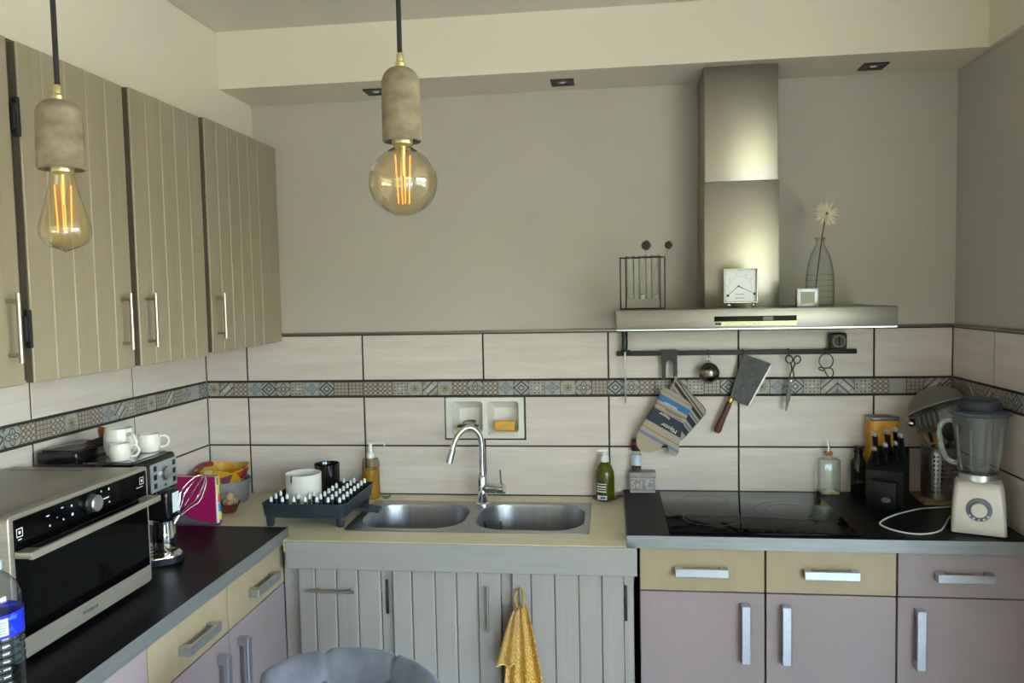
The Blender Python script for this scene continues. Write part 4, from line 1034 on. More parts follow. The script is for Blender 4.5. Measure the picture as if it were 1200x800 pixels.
# knife block
KB = (2.690, -.184, .9302); KR = -.50
t = thing('knife_block', 'black knife block with a small front drawer-like case', 'knife block', KB, KR)
prof = [(-.062, 0), (.060, 0), (.066, .01), (.066, .195), (.058, .202), (-.050, .150), (-.062, .135)]
M_kb = mat('black_block', (12, 12, 15), .4, spec=.3)
MB().prism(prof, -.060, .060, 'x', 0).build('block_body', M_kb, t)
bx('front_case', M_kb, t, -.044, .044, -.098, -.0625, 0, .104, .003, world=False)
g = MB()
text('badge_print', 'KNIVES', .0, M_wprint, None, Matrix()) if False else None
MB().lathe([(.013, 0), (.013, .0006)], (0, 0, 0), 20, 0, align((.012, -.0982, .040), (0, -1, 0)) @ Matrix.Diagonal((1.2, .75, 1, 1))).build('badge', mat('badge_grey', (96, 98, 102), .5), t)
up_ = Vector((0, -.30, .954)).normalized(); KM = Matrix.Translation(KB) @ Matrix.Rotation(KR, 4, 'Z')
scz = ((-.030, -.030, .140, .0118), (-.040, .012, .165, .013), (-.004, -.012, .153, .0105), (.002, .028, .173, .0135), (.030, .0, .160, .0105), (.020, .042, .182, .0130), (.050, .012, .168, .0130))
for k, (kx, ky, kz, kr) in enumerate(scz):
    p = KM @ Vector((kx, ky, kz-.008)); d_ = (KM.to_3x3() @ (up_+Vector((-.06+.04*(k % 3), 0, 0)))).normalized()
    kn = thing('kitchen_knife', ('short' if kr < .012 else 'long')+' black-handled kitchen knife with steel end cap stuck in the knife block', 'knife', p, 0, 'knives in the knife block')
    Lh = .100 if kr > .012 else .078
    R0 = Vector((0, 0, 1)).rotation_difference(d_).to_matrix().to_4x4() @ Matrix.Rotation(.3, 4, 'Z')
    def sec(z, a, b_): return [(a*math.cos(2*PI*j/12), b_*math.sin(2*PI*j/12), z) for j in range(12)]
    MB().loft([sec(.006, kr*.55, kr*.8), sec(.012, kr*.6, kr), sec(Lh*.5, kr*.62, kr*.82), sec(Lh*.9, kr*.65, kr), sec(Lh, kr*.66, kr*1.08)], cap0=True, cap1=True, M=R0).build('grip', M_bplast, kn)
    MB().loft([sec(Lh+.0002, kr*.67, kr*1.09), sec(Lh+.008, kr*.67, kr*1.1), sec(Lh+.012, kr*.5, kr*.8)], cap0=True, cap1=True, M=R0).build('end_cap', M_satin, kn)
    MB().loft([sec(-.02, kr*.2, kr*.6), sec(-.001, kr*.3, kr*.75), sec(.0058, kr*.55, kr*.82)], cap0=True, cap1=True, M=R0).build('bolster', M_satin, kn)

# wooden board, perforated utensil holder with utensils
tag(MB().box(2.815, 2.975, -.19, -.012, .9302, .9385, .003, 2).build('serving_board', mat('pale_wood', (168, 142, 112), .6, col2=(146, 120, 92), nscale=(8, 60, 60))), 'thin pale wooden board under the perforated utensil holder', 'board')
HC = (2.898, -.098, .9388)
t = thing('utensil_holder', 'perforated stainless steel utensil holder full of cooking tools', 'utensil holder', HC)
g = MB(); nc, nr, r_, h0_, h1_ = 30, 9, .060, .022, .168
for i in range(nc):
    for j in range(nr):
        V = []; F = []
        for k in range(8):
            a = k*PI/4+PI/4; cx, sx_ = math.cos(a), math.sin(a); mx = max(abs(cx), abs(sx_))
            for sc_k in (1/mx, .62):
                u_ = (i+.5+.5*cx*sc_k)/nc*2*PI; z_ = h0_+(h1_-h0_)*(j+.5+.5*sx_*sc_k)/nr
                V.append((r_*math.cos(u_), r_*math.sin(u_), z_))
        for k in range(8): a = 2*k; b_ = 2*((k+1) % 8); F.append((a, b_, b_+1, a+1))
        g.add(V, F)
g.lathe([(.001, .001), (.057, 0), (.060, .003), (.060, h0_)], n=nc, cap0=False, cap1=False).lathe([(.060, h1_), (.060, .188), (.0615, .191), (.060, .192), (.0585, .188), (.0585, .170)], n=nc, cap0=False, cap1=False)
g.build('perforated_cup', mat('holder_steel', (170, 168, 166), .3, 1.0), t)
def wpt(x, y, z): return Vector((x, y, z))
# grey strainer bowl leaning on top
t = thing('strainer', 'large grey bowl-shaped strainer tilted over the cooking tools', 'strainer', HC)
axis = Vector((-.16, -.62, -.77)).normalized()
Ms = align((2.868, -.150, 1.283), -axis) @ Matrix.Rotation(0, 4, 'Z')
Mx = frame((2.868, -.145, 1.278), (.955, -.05, .29), (.10, .90, -.35))
MB().lathe([(.097, 0), (.0985, .002), (.095, .012), (.083, .040), (.060, .064), (.030, .078), (.001, .082)], n=36, cap0=False).build('strainer_bowl', mat('grey_wire_mesh', (128, 124, 116), .45, .5, col2=(112, 108, 100), nscale=(400, 400, 400)), t, True) if False else None
g = MB(); g.lathe([(.099, -.001), (.097, .004), (.084, .036), (.060, .058), (.030, .071), (.001, .074)], n=36, cap0=False, cap1=False, M=Mx)
g.build('strainer_bowl', mat('grey_wire_mesh', (132, 128, 120), .5, .4, col2=(116, 112, 104), nscale=(500, 500, 500)), t, True)
g = MB(); g.tube([Mx @ Vector((.099*math.cos(2*PI*j/36), .099*math.sin(2*PI*j/36), -.001)) for j in range(36)], .0028, 6, closed=True); g.build('rim_wire', M_satin, t, True)
MB().tube([Mx @ Vector((0, .099, -.001)), wpt(2.875, -.055, 1.20), wpt(2.895, -.075, .960)], [.004, .0045, .0045], 8).build('handle', M_satin, t, True)
# slotted turner, wooden spoon, ladle, black spoon
t = thing('slotted_turner', 'black slotted turner standing in the perforated holder', 'spatula', HC)
g = MB(); Mt = frame((2.835, -.165, 1.205), (.92, -.25, .22), (-.12, .22, .97))
for xx in (-.034, -.017, 0, .017, .034): g.box(xx-.0048, xx+.0048, 0, .062, -.0015, .0015, .001, 1, 0, Mt)
g.box(-.040, .040, -.014, .0005, -.0015, .0015, .001, 1, 0, Mt).box(-.040, .040, .0615, .072, -.0015, .0015, .001, 1, 0, Mt); g.build('blade', M_bplast, t, True)
MB().tube([Mt @ Vector((0, -.012, 0)), wpt(2.868, -.125, 1.13), wpt(2.895, -.085, .955)], [.006, .005, .005], 8).build('handle', M_bplast, t, True)
t = thing('wooden_spatula', 'flat wooden spatula standing in the perforated holder', 'spatula', HC)
Mt = frame((2.862, -.145, 1.155), (.80, -.3, .5), (-.5, .15, .85))
MB().prism([(-.020, -.01), (.020, -.01), (.026, .055), (-.026, .062)], -.0025, .0025, 'z', 0, .0008, Mt).build('blade', mat('beech_wood', (164, 116, 70), .6, col2=(140, 96, 56), nscale=(60, 60, 8)), t, True)
MB().tube([Mt @ Vector((0, -.008, 0)), wpt(2.902, -.110, .955)], .005, 8).build('handle', bpy.data.materials['beech_wood'], t, True)
t = thing('steel_ladle', 'shiny steel ladle leaning sideways out of the perforated holder', 'ladle', HC)
MB().ball((2.800, -.105, 1.215), .021, 18, 10, sz=.8).build('bowl', M_chrome, t, True)
MB().tube(spline([(2.818, -.105, 1.213), (2.840, -.100, 1.175), (2.865, -.092, 1.10), (2.880, -.085, .958)], 5), .0035, 8).build('handle', M_satin, t, True)
t = thing('nylon_spoon', 'black nylon spoon standing in the perforated holder', 'spoon', HC)
MB().ball((2.925, -.130, 1.195), .034, 18, 10, sx=1, sy=.35, sz=1.25).build('bowl', M_bplast, t, True)
MB().tube([(2.922, -.124, 1.16), (2.912, -.105, 1.08), (2.905, -.095, .957)], .005, 8).build('handle', M_bplast, t, True)

# blender
BC = (2.869, -.478, .9302); BR = -.385
t = thing('blender', 'countertop blender with silver base, glass jar and dark blue-grey lid', 'blender', BC, BR)
def bl(hx, y0, y1, z, r_): return [(p[0], p[1], z) for p in rr(-hx, hx, y0, y1, r_, 5)]
M_bls = mat('silver_blender_plastic', (212, 207, 201), .38, .3)
M_bld = mat('blue_grey_plastic', (66, 72, 90), .4)
MB().loft([bl(.076, -.072, .055, .004, .012), bl(.0765, -.0725, .055, .008, .012), bl(.0735, -.069, .052, .09, .014), bl(.069, -.064, .048, .145, .018), bl(.064, -.058, .043, .163, .022), bl(.054, -.048, .036, .171, .030)], cap0=True, cap1=True).build('motor_base', M_bls, t)
MB().loft([bl(.074, .0, .066, .001, .016), bl(.0775, .0, .070, .006, .016), bl(.076, .0, .066, .10, .018), bl(.066, .0, .055, .158, .022)], cap0=True, cap1=True).build('rear_housing', mat('dark_blue_grey_shell', (40, 42, 50), .45), t)
MB().lathe([(.058, .150), (.060, .160), (.058, .176), (.056, .186), (.050, .188)], n=40, sy=.92).build('collar', M_satin, t)
Md = align((0, -.0722, .083), (0, -1, .04))
MB().lathe([(.0365, -.004), (.036, .002), (.026, .0035), (.025, .001)], n=40, M=Md).build('dial_ring', mat('dial_blue_grey', (104, 112, 136), .4), t)
lab = MB()
for k in range(5):
    a = -2.5+k*.46; Mk = Md @ Matrix.Rotation(a, 4, 'Z'); lab.box(.0285, .0335, -.0035, .0035, .0027, .0033, 0, 1, 0, Mk)
lab.build('dial_mark', M_wprint, t)
MB().lathe([(.0245, .0005), (.0238, .012), (.021, .0145), (.001, .0150)], n=36, M=Md).build('speed_knob', M_bls, t)
def oc(r_, z, k=.10): return [((r_*(1+k*.5*math.cos(4*a)))*math.cos(a), (r_*(1+k*.5*math.cos(4*a)))*math.sin(a), z) for a in [2*PI*j/40+PI/4 for j in range(40)]]
MB().loft([oc(.050, .187), oc(.053, .196), oc(.060, .24), oc(.071, .33), oc(.078, .372), oc(.0795, .376), oc(.076, .374), oc(.069, .33), oc(.058, .24), oc(.050, .200)], cap0=False).build('glass_jar', M_jar, t)
g = MB()
for k in range(8):
    a = k*PI/4+PI/8; g.tube([(.052*math.cos(a), .052*math.sin(a), .20), (.0585*math.cos(a), .0585*math.sin(a), .24), (.069*math.cos(a), .069*math.sin(a), .335)], .0030, 6)
g.build('jar_rib', M_jarh, t)
g = MB().tube(spline([(-.070, -.006, .352), (-.098, -.008, .350), (-.112, -.009, .325), (-.108, -.009, .270), (-.090, -.008, .226), (-.060, -.006, .215)], 5), .0085, 10); g.build('handle', M_jarh, t)
MB().lathe([(.030, .196), (.028, .24), (.030, .33), (.034, .360)], n=24, cap0=False, cap1=False).build('filter_insert', thin_glass('filter_plastic', (214, 216, 210), 1.0, .2, .12), t)
MB().lathe([(.049, .188), (.046, .196), (.02, .199), (.001, .202)], n=24).build('blade_seal', M_bplast, t)
MB().loft([oc(.0805, .374, .16), oc(.084, .378, .16), oc(.083, .385, .16), oc(.060, .390, .1), oc(.030, .391, .1)], cap1=True).build('lid_plate', mat('jar_lid_rim', (78, 84, 100), .35), t)
MB().lathe([(.050, .388), (.057, .392), (.0585, .404), (.056, .418), (.046, .427), (.001, .430)], n=36, sx=1.08, sy=.9).build('lid_cap', mat('lid_charcoal', (46, 52, 64), .55), t)
cpts = [(2.845, -.405, .955), (2.83, -.375, .937), (2.80, -.30, .934), (2.774, -.252, .934), (2.675, -.322, .934), (2.597, -.407, .934), (2.580, -.459, .934), (2.607, -.518, .934), (2.663, -.548, .934), (2.735, -.511, .934), (2.775, -.43, .935), (2.80, -.40, .945), (2.825, -.392, .962)]
cpts = [(2.893, -.215, .934), (2.83, -.232, .934), (2.774, -.252, .934), (2.675, -.322, .934), (2.597, -.407, .934), (2.580, -.459, .934), (2.607, -.518, .934), (2.663, -.548, .934), (2.735, -.515, .934), (2.788, -.435, .935), (2.812, -.395, .940), (2.838, -.385, .965)]
MB().tube(spline(cpts, 7), .0027, 7).build('power_cord', mat('white_cord', (226, 226, 226), .5), t, True)
# ------------------------------------------------------------------ left worktop: microwave oven
MX, MY0, MY1, MZ0, MZ1 = .425, -1.634, -1.126, .944, 1.266
t = thing('microwave_oven', 'stainless steel countertop microwave oven with black glass door', 'microwave', (.23, -1.38, .9302))
M_mws = mat('microwave_steel', (172, 165, 154), .38, .55, col2=(158, 151, 141), nscale=(6, 6, 200))
M_mwb = mat('dark_brown_shell', (52, 44, 40), .5)
bx('housing', M_mws, t, .03, MX-.03, MY0+.004, MY1-.003, MZ0, MZ1-.004, .004, 2)
bx('side_panel', M_mwb, t, .031, MX-.031, MY0+.002, MY0+.0045, MZ0+.002, MZ1-.012)
g = MB(); ys = [(MY0, MZ0), (MY1, MZ0), (MY1, MZ1), (MY0, MZ1)]
g.prism(rr(MY0, MY1, MZ0, MZ1, .010, 3), MX-.030, MX, 'x', 0, .002); g.build('front_frame', M_mws, t, True)
bx('top_slot', M_dot, t, .05, .27, MY1-.050, MY1-.046, MZ1-.0045, MZ1-.0036)
dr = bx('door', M_bgloss, t, MX-.002, MX+.004, MY0+.014, MY1-.012, MZ0+.048, 1.183, .001, 1)
pn = bx('control_panel', M_bgloss, t, MX-.002, MX+.004, MY0+.014, MY1-.012, 1.1845, MZ1-.010, .001, 1)
g = MB().box(MX+.034, MX+.046, MY0+.010, MY1-.012, 1.172, 1.189, .003, 2)
for yy in (MY0+.010, MY1-.050): g.box(MX+.002, MX+.040, yy, yy+.038, 1.174, 1.188, .002)
g.build('handle', M_mws, dr, True)
MB().lathe([(.021, 0), (.0205, .018), (.018, .021), (.001, .0215)], n=32, M=align((MX+.004, -1.372, 1.2275), (1, 0, 0))).build('knob', M_satin, pn, True)
MB().lathe([(.025, 0), (.0245, .005), (.021, .006)], n=32, M=align((MX+.0035, -1.372, 1.2275), (1, 0, 0))).build('knob_collar', M_bplast, pn, True)
g = MB()
for (yy, zz, w_, h_) in ((-1.52, 1.238, .010, .0025), (-1.515, 1.214, .004, .004), (-1.49, 1.226, .004, .0015), (-1.472, 1.244, .008, .002), (-1.47, 1.216, .003, .004), (-1.44, 1.240, .004, .005), (-1.438, 1.219, .006, .006), (-1.335, 1.2265, .006, .003), (-1.312, 1.225, .022, .0025), (-1.30, 1.245, .004, .006), (-1.33, 1.246, .003, .004), (-1.30, 1.212, .004, .004)):
    g.box(MX+.0038, MX+.0044, yy-w_/2, yy+w_/2, zz-h_/2, zz+h_/2)
for yy, zz in ((-1.607, 1.2265), (-1.160, 1.2325)):
    for a, b_, c, d in ((-.009, .009, .008, .0095), (-.009, .009, -.0095, -.008), (-.009, -.0078, -.008, .008), (.0078, .009, -.008, .008), (-.003, .003, -.003, .003)): g.box(MX+.0038, MX+.0044, yy+a, yy+b_, zz+c, zz+d)
g.box(MX+.0038, MX+.0044, -1.612, -1.602, 1.2105, 1.2125).box(MX+.0038, MX+.0044, -1.185, -1.155, 1.216, 1.2175)
g.build('key_symbol', M_wprint, pn, True)['kind'] = 'stuff'
text('brand_lettering', 'Whirlpool', .0135, mat('dark_grey_print', (60, 58, 56), .5), t, frame((MX+.0003, -1.388, .968), (0, 1, 0), (0, 0, 1)), .0003)
for xx in (.07, MX-.06):
    for yy in (MY0+.05, MY1-.05): MB().lathe([(.012, 0), (.014, .013)], (xx, yy, .9304), 12).build('foot', M_bplast, t, True)

# coffee machine
t = thing('coffee_machine', 'black bean-to-cup coffee machine with a silver control panel', 'coffee machine', (.2, -.94, .9302))
CY0, CY1, CXf = -1.045, -.834, .340
M_cof = mat('gloss_black_plastic', (18, 18, 20), .18)
bx('body', M_cof, t, .030, .215, CY0, CY1, .9304, 1.250, .006, 3)
bx('head', M_cof, t, .17, CXf, CY0, CY1, 1.125, 1.2495, .012, 4)
bx('rear_hopper', M_cof, t, .022, .150, CY0+.008, CY1-.006, 1.235, 1.283, .006, 3)
bx('hopper_lid', mat('smoked_lid', (46, 46, 48), .12), t, .030, .140, CY0+.02, CY1-.018, 1.2832, 1.287, .002)
pnl = bx('control_panel', mat('silver_panel', (176, 184, 194), .32, .6), t, CXf-.002, CXf+.004, CY0+.068, CY1-.006, 1.147, 1.233, .002, 2)
pc = (CXf+.004, -.906, 1.195)
MB().lathe([(.024, 0), (.0235, .004), (.019, .005), (.018, .010), (.001, .0105)], n=28, M=align(pc, (1, 0, 0))).build('dial', M_satin, pnl, True)
MB().lathe([(.020, .0045), (.0205, .0058), (.0185, .0058)], n=28, M=align(pc, (1, 0, 0)), cap0=False, cap1=False).build('dial_groove', M_dot, pnl, True)
g = MB()
for yy in (-.958, -.856):
    for zz in (1.218, 1.192, 1.166): g.box(CXf+.0035, CXf+.0055, yy-.008, yy+.008, zz-.008, zz+.008, .002, 2)
g.box(CXf+.0035, CXf+.0055, -.911, -.901, 1.155, 1.162, .001)
g.build('button', M_bplast, pnl, True)
bx('front_panel', M_cof, t, .205, .235, CY0+.004, CY1-.004, .958, 1.13, .004)
sp_o = bx('coffee_spout', M_cof, t, .30, .372, -.948, -.876, 1.055, 1.146, .010, 3)
bx('sticker', mat('pale_blue_sticker', (214, 226, 240), .4), sp_o, .3718, .3730, -.920, -.884, 1.075, 1.135)
text('brand_lettering', "De'Longhi", .010, M_wprint, t, frame((CXf+.0005, -.93, 1.1385), (0, 1, 0), (0, 0, 1)), .0002)
def tray(z, k): return [(.21, CY0+.008, z)]+[(.21+(.195*k)*math.sin(PI*j/16)**.55, CY0+.008+(CY1-CY0-.016)*j/16, z) for j in range(1, 16)]+[(.21, CY1-.008, z)]
MB().loft([tray(.9306, .97), tray(.934, 1.0), tray(.953, 1.0)], cap0=True, cap1=True).build('drip_tray', mat('blue_black_plastic', (26, 30, 42), .25), t, True)
MB().loft([tray(.9532, .99), tray(.9562, .985)], cap0=True, cap1=True).build('tray_grille', mat('mirror_steel', (190, 182, 178), .12, 1.0), t, True)
g = MB()
for k in range(7): g.box(.255+k*.018, .263+k*.018, -.99, -.885, .9560, .9566)
g.build('grille_slot', M_dot, t, True)
bx('cup_tray', M_chrome, t, .165, .315, -1.03, -.845, 1.2502, 1.2520)
def cup(name, label, loc, r_, h, ang, grp=None, hh=None, taper=.9):
    t_ = thing(name, label, 'cup', loc, ang, grp)
    MB().lathe([(.001, .002), (r_*.72, .0), (r_*.86, h*.05), (r_*1.02, h*.35), (r_, h*.72), (r_*taper, h), (r_*taper-.003, h), (r_-.004, h*.7), (r_*.8, h*.08), (.001, h*.06)], n=30).build('cup_body', M_white, t_)
    q_ = h*.30
    MB().tube(spline([(r_*.96, 0, h*.80), (r_+q_*.9, 0, h*.82), (r_+q_*1.5, 0, h*.55), (r_+q_*1.0, 0, h*.26), (r_*.97, 0, h*.22)], 6), max(.0035, h*.065), 8).build('handle', M_white, t_)
ZCUP = 1.2522
cup('coffee_mug', 'large white ceramic mug on top of the coffee machine', (.212, -.925, ZCUP), .043, .084, -.40)
cup('espresso_cup', 'small white espresso cup in front of the large mug', (.262, -1.000, ZCUP), .0295, .052, .35)
cup('coffee_cup', 'medium white cup beside the large mug, nearest the coffee machine front edge', (.272, -.868, ZCUP), .033, .056, .55)
M_leaf = mat('orange_brown_leaf', (176, 104, 44), .6, col2=(130, 66, 26), nscale=(60, 60, 60), contrast=1.4)
M_leafd = mat('dark_brown_leaf', (58, 30, 24), .6)
def leaf(pts, y, name, mt, parent, curl=.012):
    P2 = smoothpoly(pts, 3); cx = sum(p[0] for p in P2)/len(P2); cz = sum(p[1] for p in P2)/len(P2); n_ = len(P2)
    V = [(p[0]*0+.12+curl*abs(p[0]-cx)/.03, p[0], p[1]) for p in P2]+[(.12-.004, cx, cz)]; V2 = [(v[0]-.0025, v[1], v[2]) for v in V]
    F = [(i, (i+1) % n_, n_) for i in range(n_)]+[((i+1) % n_+n_+1, i+n_+1, 2*n_+1) for i in range(n_)]+[(i, i+n_+1, (i+1) % n_+n_+1, (i+1) % n_) for i in range(n_)]
    return MB().add(V+V2, F).build(name, mt, parent, True)
t = thing('dried_leaf', 'curled orange-brown dried leaf on top of the coffee machine', 'dried leaf', (.12, -.88, 1.2872))
leaf([(-.868, 1.2875), (-.850, 1.295), (-.848, 1.312), (-.858, 1.324), (-.880, 1.333), (-.902, 1.334), (-.905, 1.322), (-.896, 1.305), (-.888, 1.290)], 0, 'leaf_blade', M_leaf, t)
t = thing('dried_leaf', 'dark brown shrivelled leaf lying on top of the coffee machine', 'dried leaf', (.12, -.94, 1.2872))
leaf([(-.895, 1.2880), (-.880, 1.294), (-.890, 1.304), (-.905, 1.302), (-.920, 1.297), (-.945, 1.303), (-.972, 1.301), (-.988, 1.294), (-.975, 1.2885), (-.935, 1.2875)], 0, 'leaf_blade', M_leafd, t)
# milk jug and whisk
t = thing('milk_jug', 'polished steel milk jug on the drip tray of the coffee machine', 'jug', (.332, -.905, .9568))
MB().lathe([(.001, .002), (.033, 0), (.0345, .003), (.0335, .05), (.030, .080), (.0315, .092), (.0305, .092), (.029, .080), (.0325, .05), (.033, .006), (.001, .004)], n=30).build('jug_body', M_chrome, t)
MB().tube(spline([(.0, .030, .082), (.0, .052, .084), (.0, .060, .06), (.0, .053, .028), (.0, .034, .022)], 5), .0035, 8).build('handle', M_chrome, t)
t = thing('wire_whisk', 'steel balloon whisk standing handle down beside the milk jug', 'whisk', (.332, -.905, .96))
b0 = Vector((.350, -.884, 1.030)); ax = Vector((.34, .52, .78)).normalized(); s1 = ax.orthogonal().normalized(); s2 = ax.cross(s1)
MB().tube([b0-ax*.065, b0-ax*.0, b0+ax*.03], [.0055, .006, .005], 10).build('grip', M_satin, t, True)
for k in range(5):
    a = k*PI/5; w_ = s1*math.cos(a)+s2*math.sin(a); pts = []
    for j in range(21):
        u_ = PI*j/20; l_ = .03+.138*math.sin(u_)**.75; rr_ = .038*math.cos(u_)*(1 if math.sin(u_) > .35 else (.15+.85*math.sin(u_)/.35))
        pts.append(b0+ax*l_+w_*rr_)
    MB().tube(pts, .0016, 6).build('wire_loop', M_chrome, t, True)

# ------------------------------------------------------------------ corner: book, magazine file, basin, bowl
BK0 = (.185, -.47, .9002)
t = thing('recipe_book', 'magenta recipe binder with coloured index tabs standing in the corner', 'book', BK0)
M_mag = mat('magenta_cover', (162, 22, 92), .4)
bx('front_cover', M_mag, t, .085, .278, -.4845, -.482, .9085, 1.082, .0008, 1)
bx('back_cover', M_mag, t, .085, .278, -.4600, -.4575, .9085, 1.082, .0008, 1)
bx('spine', M_mag, t, .083, .0855, -.4845, -.4575, .9085, 1.082)
bx('crease', mat('dark_crease', (96, 12, 56), .5), t, .2600, .2612, -.4849, -.4844, .9085, 1.082)
bx('page_stack', M_wprint, t, .0856, .2805, -.4818, -.4602, .9105, 1.080)
for k, (z0, z1, cl) in enumerate(((1.052, 1.080, (140, 170, 30)), (1.018, 1.050, (240, 200, 60)), (.986, 1.016, (226, 96, 30)), (.952, .982, (40, 140, 220)), (.922, .950, (232, 220, 60)), (.910, .920, (180, 20, 110)))):
    bx('index_tab', mat('tab_colour_%d' % k, cl, .5), t, .2806, .2890, -.4800+k*.003, -.4790+k*.003, z0, z1)
t = thing('magazine_file', 'grey plastic magazine file with a curved front edge', 'magazine file', (.19, -.47, .9002))
M_file = mat('grey_file_plastic', (92, 94, 98), .45)
arc = [(.278, .9005), (.090, .9005), (.090, 1.015)]+[(.090+.02+(.150)*(1-math.cos(PI/2*j/8)), 1.015-.10*math.sin(PI/2*j/8)) for j in range(0, 9)]+[(.278, .912)]
MB().prism(arc, -.4890, -.4865, 'y').build('front_side', M_file, t, True)
MB().prism(arc, -.4555, -.4530, 'y').build('back_side', M_file, t, True)
bx('floor_panel', M_file, t, .090, .278, -.4864, -.4556, .9005, .903)
bx('end_panel', M_file, t, .0800, .0825, -.4890, -.4530, .9005, 1.06)
M_zinc = mat('zinc', (176, 178, 186), .5, .4, col2=(146, 148, 158), nscale=(30, 30, 30), contrast=1.3)
t = thing('zinc_basin', 'round grey zinc basin in the corner of the worktop', 'basin', (.135, -.140, .9002))
MB().lathe([(.001, .002), (.088, 0), (.090, .002), (.101, .088), (.103, .091), (.101, .093), (.0985, .089), (.088, .006), (.001, .005)], n=40).build('basin_body', M_zinc, t)
def mat_wax():
    m, t_, b = newmat('patchwork_print'); v = t_.nodes.new('ShaderNodeTexVoronoi'); v.inputs['Scale'].default_value = 1.0
    t_.links.new(coords(t_, 'Object', (26, 26, 30)), v.inputs['Vector'])
    cr = t_.nodes.new('ShaderNodeValToRGB'); sp_ = t_.nodes.new('ShaderNodeSeparateColor'); t_.links.new(v.outputs['Color'], sp_.inputs[0]); t_.links.new(sp_.outputs[0], cr.inputs[0])
    el = cr.color_ramp.elements; cr.color_ramp.interpolation = 'CONSTANT'
    el[0].position = 0; el[0].color = lin((206, 156, 30)); el[1].position = .34; el[1].color = lin((142, 24, 44))
    for p_, c_ in ((.55, (214, 176, 60)), (.72, (108, 66, 92)), (.84, (178, 58, 40)), (.93, (222, 206, 170))): e_ = el.new(p_); e_.color = lin(c_)
    t_.links.new(cr.outputs[0], b.inputs['Base Color']); b.inputs['Roughness'].default_value = .35; return m
t = thing('printed_bowl', 'bowl in red and yellow patchwork print sitting in the zinc basin', 'bowl', (.128, -.142, .925))
loops = []
for r_, z_ in ((.03, 0.0), (.062, .012), (.082, .05), (.100, .095), (.1085, .116)): loops.append([(r_*(1+.02*math.sin(5*a)*(z_/.1))*math.cos(a), r_*(1+.02*math.sin(5*a)*(z_/.1))*math.sin(a), z_+.006*math.sin(3*a)*(z_/.11)) for a in [2*PI*j/40 for j in range(40)]])
inn = [[(p[0]*.96, p[1]*.96, p[2]+.003) for p in l] for l in loops[::-1]]
MB().loft(loops+inn, cap0=True, cap1=True).build('bowl_body', mat_wax(), t)
t = thing('wooden_dish', 'small brown wooden dish between the recipe book and the basin', 'dish', (.232, -.300, .9002))
MB().lathe([(.022, 0), (.026, .002), (.042, .034), (.044, .038), (.041, .037), (.024, .008), (.001, .006)], n=26).build('dish_body', M_wood, t)
random.seed(8)
for k, (dx, dy, dz) in enumerate(((.012, -.008, .034), (-.012, .008, .034), (.014, .014, .038), (.004, .0, .058))):
    g = MB(); c_ = (.232+dx, -.300+dy, .9002+dz)
    g.ball(c_, .0165, 12, 9, sz=1.1)
    for j in range(14):
        a = j*2.4; g.ball((c_[0]+.0135*math.cos(a)*math.sin(j*.23+.3), c_[1]+.0135*math.sin(a)*math.sin(j*.23+.3), c_[2]+.015*math.cos(j*.23+.3)), .0034, 6, 5)
    tag(g.build('walnut', mat('walnut_shell%d' % k, (206, 176, 132), .7, col2=(160, 122, 80), nscale=(200, 200, 200), bmp=.6)), 'pale brown walnut heaped in the small wooden dish', 'walnut', 'walnuts in the wooden dish')

# ------------------------------------------------------------------ pendants
def pendant(label, x, y, zs0, zs1, rs, kind):
    t = thing('pendant_lamp', label, 'pendant lamp', (x, y, zs0))
    MB().tube([(x, y, zs1+.016), (x, y, ZC-.025)], .0034, 10).build('cord', M_cord, t, True)
    MB().lathe([(.045, -.024), (.05, -.02), (.05, -.0005)], (x, y, ZC), 28).build('ceiling_rose', M_bmatte, t, True)
    MB().lathe([(.0072, 0), (.0072, .006), (.0050, .009), (.0050, .018), (.0036, .020)], (x, y, zs1-.001), 16).build('brass_fitting', mat('pale_brass', (206, 188, 140), .28, 1.0), t, True)
    H = zs1-zs0; n_ = 8
    pr = [(rs*.70, .010), (rs*.94, .0), (rs, .002), (rs*.985, H*.30), (rs*.97, H*.62)]+[(rs*.97*math.cos(PI/2*j/n_)*.98+.005*math.sin(PI/2*j/n_), H*.70+H*.30*math.sin(PI/2*j/n_)) for j in range(0, n_+1)]
    MB().lathe(pr, (x, y, zs0), 36).build('concrete_socket', M_concrete, t, True)
    MB().lathe([(.0150, .012), (.0145, .002), (.0140, -.003), (.0120, -.005)], (x, y, zs0), 20).build('lamp_base', M_filp, t, True)
    g = MB()
    if kind == 'globe':
        R_b = .0475; zc = zs0-.0545; a0 = .33
        pr = [(.0145, zs0-.004-zc), (.0150, zs0-.009-zc)]+[(R_b*math.sin(a), R_b*math.cos(a)) for a in [a0+(PI-a0)*j/22 for j in range(23)]]
        pr = [(max(r_, 1e-5), z_) for r_, z_ in pr]; top = zs0-.016; bot = zc-.030
    else:
        zc = zs0; pr = [(.0145, -.004), (.0150, -.009), (.0175, -.022), (.0225, -.042), (.0285, -.062), (.0318, -.076), (.0315, -.086), (.0270, -.095), (.0180, -.1015), (.0080, -.1045), (.0035, -.1065), (1e-5, -.108)]
        top = zs0-.018; bot = zs0-.080
    g.lathe(pr, (x, y, zc), 36, cap0=False).build('glass_bulb', M_bulb, t, True)
    MB().tube([(x, y, zs0-.006), (x, y, top-.006), (x, y, (top+bot)/2+.004)], [.0045, .0035, .0018], 10).build('glass_stem', M_filp, t, True)
    for k in range(4):
        a = k*PI/2+.5; r0, r1 = (.0055, .0105) if kind == 'globe' else (.0060, .0095)
        r0, r1 = r1, r0+.002
        MB().tube([(x+r0*math.cos(a), y+r0*math.sin(a), top-.002), (x+r1*math.cos(a), y+r1*math.sin(a), bot)], .0009, 8).build('filament', M_fil, t, True)
pendant('pendant lamp with concrete socket and round amber globe bulb', 1.4182, -2.060, 1.931, 2.032, .0272, 'globe')
